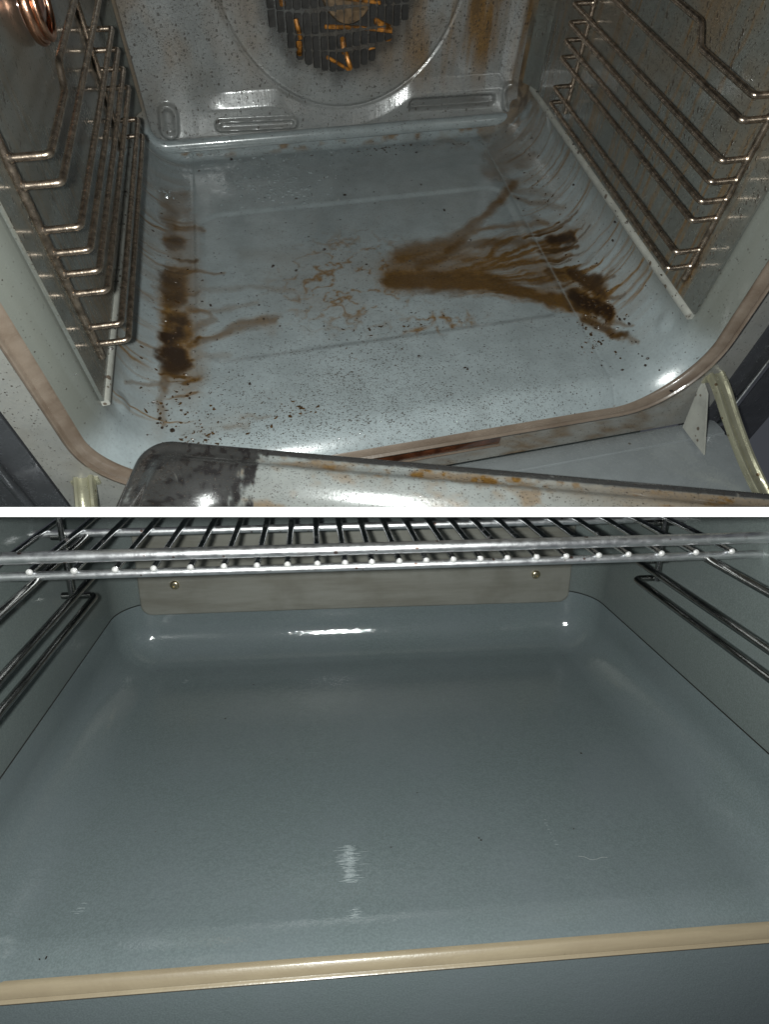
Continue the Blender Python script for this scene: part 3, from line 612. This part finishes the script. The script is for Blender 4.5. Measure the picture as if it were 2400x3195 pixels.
latch = q.build('latch_cover', m_latch, ovenA, TA, cut='A')
q = MB().tube(bend([(-0.058, -0.0048, -0.0442), (0.079, -0.0048, -0.0442)], 0.001), 0.0011, 8)
q.build('lower_trim', m_gasket, latch, TA, cut='A')

# dark uprights beside the frame
for side, x0 in ((-1, -0.2855), (1, 0.297)):
    x1 = x0 + side * 0.09
    t_ = MB().box((min(x0, x1), -0.001, -0.30), (max(x0, x1), 0.02, 0.36), 0.002).build('side_trim', m_trim, ovenA, TA, cut='A')
    xs_ = x0 + side * 0.022
    MB().tube(bend([(xs_, -0.006, -0.07), (xs_, -0.006, 0.35)], 0.001, 2, 0.05), 0.0035, 10).build('trim_strip', m_chrome_trim if side > 0 else m_trim, t_, TA, cut='A')

# open door lying in front: a slab with a bevelled far edge
q = MB()
prof = [(-0.0045, -0.078), (-0.0045, -0.0635), (-0.009, -0.0605), (-0.018, -0.0582), (-0.026, -0.0575), (-0.0268, -0.0585), (-0.0285, -0.0585), (-0.0293, -0.0575), (-0.15, -0.0560), (-0.30, -0.0545), (-0.30, -0.078)]
q.sweep([np.array((x, 0, 0)) for x in np.linspace(-0.27, 0.305, 12)], prof, lambda k: (np.array((0, 1.0, 0)), np.array((0, 0, 1.0))))
door = q.build('door', m_door, ovenA, TA, cut='A', sharp=25)
# hinges: a stamped arm with two raised ribs, hooked into the frame
def hinge(x, lean, reach=0.115):
    arm = [np.array((x, 0.000, -0.002)), np.array((x + 0.001, -0.016, -0.006)), np.array((x + lean * 0.4, -0.040, -0.024)), np.array((x + lean, -0.075, -0.049)), np.array((x + lean * 1.2, -reach, -0.058))]
    pth = bend(arm, 0.02, 8, 0.004); q = MB()
    n_ = len(pth)
    t_ = np.gradient(np.array(pth), axis=0); t_ /= np.linalg.norm(t_, axis=1)[:, None]
    up = np.cross(np.array((1.0, 0, 0)), t_); up /= np.linalg.norm(up, axis=1)[:, None]
    up *= np.sign(up[:, 2:3] + 1e-9)
    prof = [(-0.0075, 0), (-0.0075, 0.0045), (-0.0065, 0.0060), (-0.0045, 0.0060), (-0.0030, 0.0040), (-0.0010, 0.0036), (0.0010, 0.0036), (0.0030, 0.0040), (0.0045, 0.0060), (0.0065, 0.0060), (0.0075, 0.0045), (0.0075, 0)]
    q.sweep(pth, prof, lambda k: (np.array((1.0, 0, 0)), up[k]))
    h = q.build('hinge', m_zinc, door, TA, cut='A')
    w = MB(); zz = -0.0605
    w.add([(x - 0.009, 0.0, -0.006), (x - 0.009, -0.014, -0.010), (x - 0.008, -0.050, -0.052), (x - 0.008, -0.012, -0.057), (x - 0.0075, 0.0, -0.006), (x - 0.0075, -0.014, -0.010), (x - 0.0065, -0.050, -0.052), (x - 0.0065, -0.012, -0.057)],
          [(0, 1, 2, 3), (7, 6, 5, 4), (0, 4, 5, 1), (1, 5, 6, 2), (2, 6, 7, 3), (3, 7, 4, 0)])
    w.build('hinge_web', m_ledge, h, TA, cut='A', smooth=False)
    MB().box((x - 0.010, -0.004, -0.008), (x + 0.010, 0.004, 0.0005), 0.001).build('hinge_hook', m_zinc, h, TA, cut='A')
hinge(0.2745, 0.022); hinge(-0.262, -0.002, 0.06)

# oven lamp high on the left wall
lc = np.array((-0.226, 0.180, 0.2235))
q = MB(); circ = lambda r_, x_: [(x_, lc[1] + r_ * math.cos(a), lc[2] + r_ * math.sin(a)) for a in np.linspace(0, 2 * math.pi, 41)]
q.tube(circ(0.0165, -0.2225), 0.0038, 12, cap=False); q.tube(circ(0.0160, -0.2175), 0.0022, 10, cap=False)
lamp = q.build('lamp_ring', m_copper, ovenA, TA, cut='A')
q = MB(); V = []; n_ = 24
for i in range(7):
    a = i / 6 * math.pi / 2
    for k in range(n_):
        b_ = 2 * math.pi * k / n_; V.append((-0.227 + 0.011 * math.sin(a) * 1.0, lc[1] + 0.0155 * math.cos(a) * math.cos(b_), lc[2] + 0.0155 * math.cos(a) * math.sin(b_)))
q.add(V, [(i * n_ + k, i * n_ + (k + 1) % n_, (i + 1) * n_ + (k + 1) % n_, (i + 1) * n_ + k) for i in range(6) for k in range(n_)])
q.build('lamp_glass', m_lamp_glass, lamp, TA, cut='A')

# wire shelf supports, one on each side wall
ZR = [0.2046, 0.1907, 0.1664, 0.1524, 0.1388, 0.1251, 0.1000, 0.0862]
def rails_dirty(side, label):
    t = thing('shelf_support', label, 'shelf support', TA, (side * 0.224, 0.18, 0.07), 'wire shelf supports in the dirty oven')
    xi, xw = side * 0.2043, side * 0.2235
    for k, z in enumerate(ZR):
        yf, yb = 0.0387, 0.3188
        pts = [(xw, yf, z), (xi, yf, z)]
        if k == 0: pts += [(xi, 0.1085, z), (xi, 0.119, z + 0.011), (xi, 0.135, z + 0.011)]
        zz = z + (0.011 if k == 0 else 0)
        pts += [(xi, yb, zz), (xw, yb, zz)]
        w_ = bend(pts, 0.0035, 5, 0.03)
        r_ = MB().tube(w_, 0.0020, 10, dome=True).build('rail', m_rail, t, TA, cut='A')
        for ye, ze in ((yf, z), (yb, zz)):               # weld lump where the wire meets its upright
            MB().tube([(xw - side * 0.0016, ye, ze), (xw - side * 0.0004, ye, ze), (xw + side * 0.0010, ye, ze)], [0.0021, 0.0029, 0.0026], 10).build('weld', m_rail, r_, TA, cut='A')
    for y in (0.0387, 0.3188):
        MB().tube(bend([(side * 0.2252, y, 0.075), (side * 0.2252, y, 0.30)], 0.001, 2, 0.03), 0.0025, 10, dome=True).build('upright', m_rail, t, TA, cut='A')
    return t
rails_dirty(-1, 'browned wire shelf support on the left wall of the dirty oven, below the copper ring')
rails_dirty(1, 'browned wire shelf support on the right wall of the dirty oven, above the darkest grease')

# baking tray lying across the open door
tray = thing('baking_tray', 'grey enamel baking tray with a burnt black corner lying on the open oven door', 'tray', TA, (0, -0.1, -0.055))
ex = np.array((0.9500, -0.3123, 0.0)); ey = np.array((-0.3123, -0.9500, 0.0)); ez = np.array((0, 0, 1.0)); c0 = np.array((-0.2135, 0.0163, 0.0125))
LX, LY, RT = 0.52, 0.36, 0.022
path = []
def arc(cx, cy, a0, a1, n=12): return [(cx + RT * math.cos(a), cy + RT * math.sin(a), math.cos(a), math.sin(a)) for a in np.linspace(a0, a1, n)]
path += [(0, y, -1, 0) for y in np.linspace(LY - RT, RT, 200)[:-1]] + arc(RT, RT, math.pi, 1.5 * math.pi)
path += [(x, 0, 0, -1) for x in np.linspace(RT, LX - RT, 420)[1:-1]] + arc(LX - RT, RT, 1.5 * math.pi, 2 * math.pi)
path += [(LX, y, 1, 0) for y in np.linspace(RT, LY - RT, 70)[1:]] + arc(LX - RT, LY - RT, 0, math.pi / 2)
path += [(x, LY, 0, 1) for x in np.linspace(LX - RT, RT, 100)[1:-1]] + arc(RT, LY - RT, math.pi / 2, math.pi)
prof = [(-0.0005, -0.0065), (0.0008, -0.0045), (0.0009, -0.0020), (0.0002, -0.0004), (-0.0015, 0.0), (-0.004, -0.0003), (-0.0085, -0.0011), (-0.0125, -0.0004), (-0.0155, 0.0016), (-0.0180, 0.0026), (-0.0205, 0.0021), (-0.024, 0.0006), (-0.029, -0.0018), (-0.036, -0.0062), (-0.042, -0.0115), (-0.048, -0.0195), (-0.0525, -0.030), (-0.056, -0.041), (-0.061, -0.050), (-0.068, -0.0548), (-0.078, -0.0566), (-0.09, -0.0570), (-0.13, -0.0570), (-0.178, -0.0570)]
prof = np.array(prof); dd = np.concatenate([[0], np.cumsum(np.linalg.norm(np.diff(prof, axis=0), axis=1))])
tt = np.unique(np.concatenate([np.linspace(0, 0.03, 22), np.linspace(0.03, 0.10, 34), np.linspace(0.10, dd[-1], 30)]))
pn = np.interp(tt, dd, prof[:, 0]); pz = np.interp(tt, dd, prof[:, 1])
PA = np.array(path)
# inward offset shrinks towards the tray's middle so that the corners stay clean
ctr = np.array((LX / 2, LY / 2))
U = PA[:, None, 0] + PA[:, None, 2] * pn[None]; Wy = PA[:, None, 1] + PA[:, None, 3] * pn[None]
inr = np.clip(-pn - RT, 0, None)[None] 
U = np.where(-pn[None] > RT, np.clip(PA[:, None, 0], -pn[None], LX + pn[None]), U)
Wy = np.where(-pn[None] > RT, np.clip(PA[:, None, 1], -pn[None], LY + pn[None]), Wy)
# keep a rounded inner corner of 22 mm
rin = 0.036
for sx in (0, 1):
    for sy in (0, 1):
        gx = (U if sx == 0 else LX - U); gy = (Wy if sy == 0 else LY - Wy)
        m_in = np.clip(-pn, 0, None)[None] + 0 * U
        q_ = np.clip((m_in - 0.006) / 0.02, 0, 1) * rin + RT * np.clip(1 - (m_in - 0.006) / 0.02, 0, 1) * 0
        ax_ = (m_in + q_) - gx; ay_ = (m_in + q_) - gy
        inside = (ax_ > 0) & (ay_ > 0) & (q_ > 0.001)
        ll = np.hypot(ax_, ay_); sc = np.where(inside & (ll > q_), q_ / np.maximum(ll, 1e-9), 1.0)
        gx2 = (m_in + q_) - ax_ * sc; gy2 = (m_in + q_) - ay_ * sc
        gx = np.where(inside, gx2, gx); gy = np.where(inside, gy2, gy)
        U = gx if sx == 0 else LX - gx; Wy = gy if sy == 0 else LY - gy
Pt = c0 + U[..., None] * ex + Wy[..., None] * ey + (pz[None, :, None] + 0 * U[..., None]) * ez
Pt = np.concatenate([Pt, Pt[:1]], 0); U = np.concatenate([U, U[:1]]); Wy = np.concatenate([Wy, Wy[:1]])
nb_ = fbm(U * 60, Wy * 60, 101); nb2 = fbm(U * 200, Wy * 200, 102)
burn_and_rim_shade = sm(0.114, 0.096, np.hypot(U * 1.1, Wy * 0.95) + 0.05 * (nb_ - 0.5) + 0.045 * (nb2 - 0.5) + 0.03 * (fbm(U * 700, Wy * 250, 103) - 0.5)) * (0.93 + 0.12 * sm(0.5, 0.3, nb2))
burn_and_rim_shade = np.maximum(burn_and_rim_shade, 0.95 * sm(0.0062, 0.0046, (np.minimum(U, Wy)) + 0.002 * (nb2 - 0.5)))  # shade of the rolled rim turning away, painted as a dark edge line
burn_and_rim_shade = burn_and_rim_shade * (1 - 0.5 * sm(0.70, 0.78, nb2) * sm(0.5, 0.7, nb_))
stt = 0.5 * sm(0.48, 0.70, fbm(U * 40, Wy * 90, 104)) + 0.7 * sm(0.55, 0.68, fbm(U * 90, Wy * 90, 105)) * sm(0.03, 0.0, Wy) * sm(0.10, 0.2, U)
stt = np.maximum(stt, 0.5 * sm(0.27, 0.40, U + 0.05 * (nb_ - 0.5)) * sm(0.045, 0.01, Wy))
make('pan', Pt.reshape(-1, 3), gridf(Pt.shape[0], Pt.shape[1]), m_tray, tray, TA, cut='A', sharp=60,
     attrs=dict(stain=np.clip(stt, 0, 1) * (1 - burn_and_rim_shade), dark=burn_and_rim_shade, speck=0.65 + 0 * U, wet=0 * U + 0.05))

# burnt crumbs strewn over the dirty floor: small lumps, one mesh
def lump(q, c, r_, rnd):
    bm = bmesh.new(); bmesh.ops.create_icosphere(bm, subdivisions=1, radius=1)
    f = [rnd.uniform(0.6, 1.25) for _ in range(3)]
    V = [np.array(c) + r_ * np.array((v.co.x * f[0], v.co.y * f[1], max(-0.3, v.co.z) * f[2] * 0.7)) * rnd.uniform(0.75, 1.2) for v in bm.verts]
    bm.verts.index_update(); q.add(V, [[v.index for v in f_.verts] for f_ in bm.faces]); bm.free()
q = MB(); rn = random.Random(12)
for s_, v_ in CRUMBS:
    x_, z_, nx_, nz_ = [float(a) for a in shell(np.array(s_))]
    lump(q, (x_ - nx_ * 0.0003, v_, z_ - nz_ * 0.0003), rn.uniform(0.0009, 0.0021), rn)
for k in range(150):
    s_ = rn.gauss(0, 0.12); v_ = rn.uniform(0.0, 0.44)
    if abs(s_) > 0.25: continue
    x_, z_, nx_, nz_ = [float(a) for a in shell(np.array(s_))]
    lump(q, (x_ - nx_ * 0.0002, v_, z_ - nz_ * 0.0002), rn.uniform(0.0004, 0.0009), rn)
for k in range(70):
    sd = rn.choice((-1, 1)); lump(q, (sd * 0.2258, rn.uniform(0.02, 0.42), rn.uniform(0.056, 0.061)), rn.uniform(0.0006, 0.0016), rn)
def spots(name, label, cat, mat, items):
    # low elongated beads of dried grease lying on the floor: (s, v, half length, half width, angle, height)
    A_ = np.array(items); n = len(A_)
    a = np.linspace(0, 2 * math.pi, 9)[:-1]
    ca, sa_ = np.cos(a)[None], np.sin(a)[None]; wob = 1 + 0.9 * (rng.random((n, 8)) - 0.5)
    u = A_[:, 2:3] * ca * wob; w = A_[:, 3:4] * sa_ * wob
    c, s_ = np.cos(A_[:, 4:5]), np.sin(A_[:, 4:5])
    ss = A_[:, 0:1] + u * c - w * s_; vv_ = A_[:, 1:2] + u * s_ + w * c
    ss = np.concatenate([ss, ss * 0.55 + A_[:, 0:1] * 0.45], 1); vv_ = np.concatenate([vv_, vv_ * 0.55 + A_[:, 1:2] * 0.45], 1)
    hgt = np.concatenate([np.zeros((n, 8)), np.repeat(A_[:, 5:6], 8, 1)], 1) - 0.00005
    x_, z_, nx_, nz_ = shell(ss)
    inside_ = (np.abs(ss) < 0.150 + 0.02) & (np.abs(vv_ - 0.2155) < 0.0925 + 0.02)
    hgt = hgt - 0.0016 * inside_
    V = np.stack([x_ - nx_ * hgt, vv_, z_ - nz_ * hgt], -1).reshape(-1, 3)
    k = np.arange(8); base = (np.arange(n) * 16)[:, None, None]
    F = (np.stack([k, (k + 1) % 8, 8 + (k + 1) % 8, 8 + k], -1)[None] + base).reshape(-1, 4)
    top = (np.array([[8, 9, 10, 11], [8, 11, 12, 15], [12, 13, 14, 15]])[None] + base).reshape(-1, 4)
    o = make(name, V, np.concatenate([F, top]), mat, None, TA, kind='stuff'); o['label'] = label; o['category'] = cat
items = []
for k in range(300):
    if k < 190: s_, v_ = -0.095 + rn.gauss(0, 0.032), 0.375 + rn.gauss(0, 0.022)
    elif k < 235: s_, v_ = -0.060 + rn.gauss(0, 0.010), 0.352 + rn.gauss(0, 0.008)
    elif k < 260: s_, v_ = -0.208 + rn.gauss(0, 0.006), 0.364 + rn.gauss(0, 0.006)
    else: s_, v_ = rn.uniform(-0.17, 0.0), 0.437 + rn.gauss(0, 0.005)
    if v_ > 0.447: continue
    l = 0.0007 + 0.0019 * rn.random() ** 1.8
    items.append((s_, v_, l, l * rn.uniform(0.45, 0.9), rn.uniform(0, 3.1), l * rn.uniform(0.28, 0.42)))
spots('water_droplets', 'glinting clear water droplets and smears at the back left of the stained oven floor', 'water droplets', m_drop, items)
items = []
while len(items) < 3600:
    s_ = rn.gauss(-0.03, 0.085); v_ = rn.uniform(0.004, 0.40)
    if abs(s_) > 0.172: continue
    dens = 0.16 + 1.0 * max(0, 1 - abs(v_ - 0.055) / 0.085) * max(0.25, 1 - abs(s_ + 0.075) / 0.15)
    if v_ > 0.30: dens *= 0.5
    if rn.random() > dens: continue
    big = rn.random() ** 2.5
    near = max(0, 1 - abs(v_ - 0.055) / 0.10) * max(0, 1 - abs(s_ + 0.085) / 0.13)
    l = 0.00042 + 0.0009 * big * (0.35 + near); 
    items.append((s_, v_, l, 0.00030 + 0.00018 * big, rn.gauss(0.35, 0.55), 0.00012))
spots('dried_spots', 'many tiny dark dried spots sprinkled over the front of the stained oven floor', 'spots', m_spot, items)
items = []
for cs, cv, ds, dv, n in ((-0.178, 0.010, 0.014, 0.018, 46), (-0.165, 0.028, 0.02, 0.02, 26), (-0.10, 0.030, 0.03, 0.010, 24), (0.196, 0.085, 0.016, 0.020, 40), (0.185, 0.058, 0.02, 0.015, 26), (0.20, 0.14, 0.016, 0.04, 34), (-0.20, 0.05, 0.02, 0.03, 30), (0.0, 0.12, 0.07, 0.02, 20), (0.06, 0.43, 0.12, 0.01, 40), (-0.2, 0.2, 0.02, 0.12, 30), (0.21, 0.3, 0.02, 0.08, 26)):
    for k in range(int(n * 2.0)):
        r_ = 0.00035 + 0.0015 * rn.random() ** 2.2
        items.append((cs + rn.gauss(0, ds * 0.6), cv + rn.gauss(0, dv * 0.6), r_ * rn.uniform(0.8, 1.5), r_ * 0.7, rn.uniform(0, 3.1), 0.0004))
items = [i for i in items if abs(i[0]) < 0.25 and 0 < i[1] < 0.442]
spots('grease_spots', 'brown burnt grease spots splashed round the corners of the stained oven floor', 'spots', m_grease, items)
o = q.build('burnt_crumbs', m_crumb, None, TA, kind='stuff'); o['label'] = 'scattered black burnt crumbs on the stained oven floor'; o['category'] = 'crumbs'

# ================================================================== the clean oven
ovenB = thing('oven', 'clean oven with a bare glossy grey floor and a screwed steel plate at its back', 'oven', TB, (0, 0.2, -0.06))
YF, YB, RP = 0.116, 0.424, 0.035
yl = np.concatenate([np.linspace(YF, YF + 0.022, 12)[:-1], np.linspace(YF + 0.022, YB - RP, 50)])
xl_ = np.linspace(-Wh + RP, Wh - RP, 60)
path = [(-Wh, y, -1, 0) for y in yl]
path += [(-Wh + RP + RP * math.cos(a), YB - RP + RP * math.sin(a), math.cos(a), math.sin(a)) for a in np.linspace(math.pi, math.pi / 2, 16)[1:-1]]
path += [(x, YB, 0, 1) for x in xl_]
path += [(Wh - RP + RP * math.cos(a), YB - RP + RP * math.sin(a), math.cos(a), math.sin(a)) for a in np.linspace(math.pi / 2, 0, 16)[1:-1]]
path += [(Wh, y, 1, 0) for y in yl[::-1]]
PA = np.array(path); rB = 0.034
prof = [(-rB + rB * math.sin(a), rB - rB * math.cos(a), math.sin(a), -math.cos(a)) for a in np.linspace(0, math.pi / 2, 26)]
prof += [(0.0, 0.0505, 1, 0), (0.0002, 0.0532, 1, 0)]
Vt, Ft = [], []
for x_, y_, nx_, ny_ in path:
    for p, z_, a, b_ in prof:
        fl = 0.0050 * max(0, (YF + 0.022 - y_) / 0.022) ** 2
        Vt.append((x_ + nx_ * p + nx_ * a * fl, y_ + ny_ * p, z_ + b_ * fl))
Ft = gridf(len(path), len(prof)).tolist()
b0 = len(Vt)
for y_ in yl:
    for x_ in xl_:
        fl = 0.0050 * max(0, (YF + 0.022 - y_) / 0.022) ** 2
        Vt.append((x_, y_, -fl))
Ft += gridf(len(yl), len(xl_), b0)[:, ::-1].tolist()
def merge(o, d):
    bm = bmesh.new(); bm.from_mesh(o.data); bmesh.ops.remove_doubles(bm, verts=bm.verts[:], dist=d); bmesh.ops.recalc_face_normals(bm, faces=bm.faces[:]); bm.to_mesh(o.data); bm.free()
    o.data.polygons.foreach_set('use_smooth', [True] * len(o.data.polygons)); o.data.update()
tub = make('floor_pan', np.array(Vt), Ft, m_clean, ovenB, TB, smooth=False)
merge(tub, 0.0017)
# upper walls: one sheet bent round three sides, standing just inside a dark joint
profw = [(0.0040, 0.0539), (0.0006, 0.0539), (0.0002, 0.0544), (0.0002, 0.08), (0.0030, 0.11), (0.0090, 0.15), (0.014, 0.20), (0.016, 0.25), (0.017, 0.34)]
make('joint', np.array([(x_ + nx_ * p, y_ + ny_ * p, z_) for x_, y_, nx_, ny_ in path for p, z_ in ((0.0001, 0.0529), (0.0030, 0.0529), (0.0030, 0.0552))]), gridf(len(path), 3), m_soot, ovenB, TB)
Vw = [(x_ + nx_ * p, y_ + ny_ * p, z_) for x_, y_, nx_, ny_ in path for p, z_ in profw]
Vw = np.array(Vw).reshape(len(path), len(profw), 3); n_l = len(yl)
for nm, a, b_, c_ in (('side_wall', 0, n_l, 'B'), ('back_wall', n_l - 1, len(path) - n_l + 1, None), ('side_wall', len(path) - n_l, len(path), 'B')):
    make(nm, Vw[a:b_].reshape(-1, 3), gridf(b_ - a, len(profw)), m_cleanwall, ovenB, TB, cut=c_, sharp=30)
# door seal
pth, nor = u_path(-0.250, 0.250, -0.0070, 0.30, 0.028)
q = MB(); P3 = [np.array((p[0], YF - 0.001, p[1])) for p in pth]
prof2 = [(-0.0050, 0.004), (-0.0052, 0.0012), (-0.0044, -0.0006), (0.0012, -0.0046), (0.0019, -0.0047), (0.0023, -0.0040), (0.0021, -0.0026), (0.0032, -0.0034), (0.0034, -0.0052), (0.0042, -0.0063), (0.0056, -0.0061), (0.0066, -0.0046), (0.0068, 0.003)]
q.sweep(P3, [(a * 0.66, b_ * 0.66) for a, b_ in prof2], lambda k: (np.array((nor[k][0], 0, nor[k][1])), np.array((0, 1.0, 0))))
q.build('door_seal', m_beige, ovenB, TB, cut='B', sharp=50)
MB().box((-0.30, YF - 0.0025, -0.16), (0.30, YF + 0.010, -0.0095), 0.001).build('front_frame', m_clean, ovenB, TB, cut='B')
# steel cover plate with its two screws
pl = thing_plate = None
q = MB(); n_ = 10; rr_ = 0.010
ol = [(-0.212, 0.124)] + [(-0.2115 + rr_ + rr_ * math.cos(a), 0.0432 + rr_ + rr_ * math.sin(a)) for a in np.linspace(math.pi, 1.5 * math.pi, n_)]
ol += [(x, 0.0432 + 0.0012 * math.sin((x + 0.2) * 9) * 0.4) for x in np.linspace(-0.19, 0.19, 30)]
ol += [(0.2095 - rr_ + rr_ * math.cos(a), 0.0432 + rr_ + rr_ * math.sin(a)) for a in np.linspace(1.5 * math.pi, 2 * math.pi, n_)] + [(0.2095, 0.124)]
OL = np.array(ol); cen = np.array((0.0, 0.12))
rings = []
for ins, dy in ((0, 0), (0, 0.0030), (0.0007, 0.0040), (0.002, 0.0044)):
    sh = OL.copy(); sh[:, 0] -= np.sign(sh[:, 0]) * ins * np.minimum(1, np.abs(sh[:, 0]) / 0.19) ** 8; sh[:, 1] += ins * (sh[:, 1] < 0.10)
    rings.append(np.stack([sh[:, 0], np.full(len(sh), 0.4215 - dy), sh[:, 1]], 1))
Vp = np.concatenate(rings); nO = len(OL)
Fp = [(k * nO + j, k * nO + j + 1, (k + 1) * nO + j + 1, (k + 1) * nO + j) for k in range(3) for j in range(nO - 1)] + [tuple(3 * nO + j for j in range(nO))]
plate = make('cover_plate', Vp, Fp, m_plate, ovenB, TB, sharp=50)
for sx in (-0.1775, 0.1730):
    q = MB(); V = []; n_ = 18
    for (r_, d_) in ((0.0044, 0.0), (0.0044, 0.0009), (0.0036, 0.0019), (0.0024, 0.0023), (0.0019, 0.0023), (0.0016, 0.0012), (0.0006, 0.0012)):
        for k in range(n_):
            a = 2 * math.pi * k / n_; V.append((sx + r_ * math.cos(a), 0.4172 - d_, 0.0745 + r_ * math.sin(a)))
    q.add(V, [(i * n_ + k, i * n_ + (k + 1) % n_, (i + 1) * n_ + (k + 1) % n_, (i + 1) * n_ + k) for i in range(6) for k in range(n_)] + [tuple(6 * n_ + k for k in range(n_))])
    q.build('screw', m_screw, plate, TB)

# shelf supports of the clean oven
def rails_clean(side, label):
    t = thing('shelf_support', label, 'shelf support', TB, (side * 0.224, 0.25, 0.11), 'wire shelf supports in the clean oven')
    xi, xw = side * 0.2043, side * 0.2285; yb = 0.3009
    MB().tube(bend([(xi, 0.13, 0.1185), (xi, yb + 0.001, 0.1185), (xw, yb + 0.001, 0.1185)], 0.007, 7, 0.03), 0.0025, 12, dome=True).build('rail', m_oldchrome, t, TB, cut='B')
    MB().tube(bend([(xi, 0.13, 0.1337), (xi, yb, 0.1337), (xw, yb, 0.1337)], 0.003, 5, 0.03), 0.0025, 12, dome=True).build('rail', m_oldchrome, t, TB, cut='B')
    MB().tube(bend([(xi, 0.13, 0.1645), (xi, yb, 0.1645), (xw, yb, 0.1645)], 0.003, 5, 0.03), 0.0025, 12, dome=True).build('rail', m_oldchrome, t, TB, cut='B')
    MB().tube(bend([(side * 0.2195, yb - 0.004, 0.1185), (side * 0.2195, yb - 0.004, 0.20)], 0.001, 2, 0.02), 0.0022, 10).build('upright', m_oldchrome, t, TB, cut='B')
rails_clean(-1, 'dulled wire shelf support on the left wall of the clean oven')
rails_clean(1, 'dulled wire shelf support on the right wall of the clean oven')

# chrome rack
def lump_ball(q, c, r_):
    bm = bmesh.new(); bmesh.ops.create_icosphere(bm, subdivisions=2, radius=r_)
    bm.verts.index_update(); q.add([np.array(c) + np.array(v.co) * (1, 0.8, 1) for v in bm.verts], [[v.index for v in f_.verts] for f_ in bm.faces]); bm.free()
rack = thing('wire_rack', 'chrome wire rack resting on the shelf supports of the clean oven', 'oven rack', TB, (0, 0.22, 0.165))
WX = [-0.230, -0.206, -0.1816, -0.1588, -0.1373, -0.1165, -0.0974, -0.0783, -0.0605, -0.043, -0.0266, -0.0106, 0.0059, 0.0222, 0.0388, 0.0554, 0.0721, 0.0903, 0.109, 0.1297, 0.1487, 0.1702, 0.1927, 0.2164]
for k, x_ in enumerate(WX):
    yq = 0.2225 + 0.003 * (x_ / 0.2) * 0.5
    MB().tube([(x_ , yq - 0.0028, 0.1710), (x_, yq + 0.02, 0.1712), (x_, 0.30, 0.1712), (x_, 0.40, 0.1712)], 0.0020, 12, dome=True).build('wire', m_chrome, rack, TB, cut='B')
    w_ = rack_wire = [o for o in rack.children if o.name.startswith('wire')][-1]
    e = MB(); lump_ball(e, (x_, yq - 0.0026, 0.1710), 0.00205); e.build('wire_end', m_cut, w_, TB)
def bar(name, y_, z_, r_, tilt=0.0015):
    MB().tube([(x_, y_ + tilt * x_ / 0.2, z_) for x_ in np.linspace(-0.2415, 0.2415, 30)], r_, 16, dome=True).build(name, m_bar, rack, TB, cut='B')
bar('front_bar', 0.2225, 0.1788, 0.0036)
bar('lower_bar', 0.2245, 0.1667, 0.0026)
bar('cross_bar', 0.3030, 0.1664, 0.0028)

# small dark flecks and a thread on the clean floor
q = MB(); rn = random.Random(4)
for x_, y_ in CRUMBS_CLEAN: lump(q, (x_, y_, 0.0002 if y_ > 0.14 else -0.0006), rn.uniform(0.0004, 0.0008), rn)
o = q.build('dark_flecks', m_crumb, None, TB, kind='stuff'); o['label'] = 'tiny dark flecks left on the clean grey oven floor'; o['category'] = 'flecks'
th = [(0.1075, 0.1621), (0.1114, 0.1611), (0.1133, 0.159), (0.1176, 0.159), (0.1211, 0.1604), (0.1243, 0.1598)]
# pale glossy ridges painting in a reflected streak, plus a few dried water marks
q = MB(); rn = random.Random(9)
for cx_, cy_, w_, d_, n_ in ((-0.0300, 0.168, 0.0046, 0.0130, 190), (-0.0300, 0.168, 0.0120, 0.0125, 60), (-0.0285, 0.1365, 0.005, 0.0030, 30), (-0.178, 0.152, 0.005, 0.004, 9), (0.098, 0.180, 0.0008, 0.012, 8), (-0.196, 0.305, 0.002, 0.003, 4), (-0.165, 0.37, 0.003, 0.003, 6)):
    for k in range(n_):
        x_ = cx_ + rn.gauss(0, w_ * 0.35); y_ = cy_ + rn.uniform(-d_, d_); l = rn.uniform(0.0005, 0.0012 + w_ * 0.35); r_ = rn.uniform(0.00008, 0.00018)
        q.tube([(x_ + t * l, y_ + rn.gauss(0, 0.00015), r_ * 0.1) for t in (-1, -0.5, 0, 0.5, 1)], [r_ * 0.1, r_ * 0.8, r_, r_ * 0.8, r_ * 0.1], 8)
o = q.build('glint_and_water_marks', m_mark, None, TB, kind='stuff'); o['label'] = 'pale ridges imitating a reflected streak, with a few dried water marks, on the clean grey oven floor'; o['category'] = 'water marks'
o = MB().tube(bend([(a, b_, 0.0005) for a, b_ in th], 0.0015, 4, 0.001), 0.00006, 6).build('thread', m_thread, None, TB)
o['label'] = 'fine curled white thread on the clean oven floor, right of the bright glint'; o['category'] = 'thread'
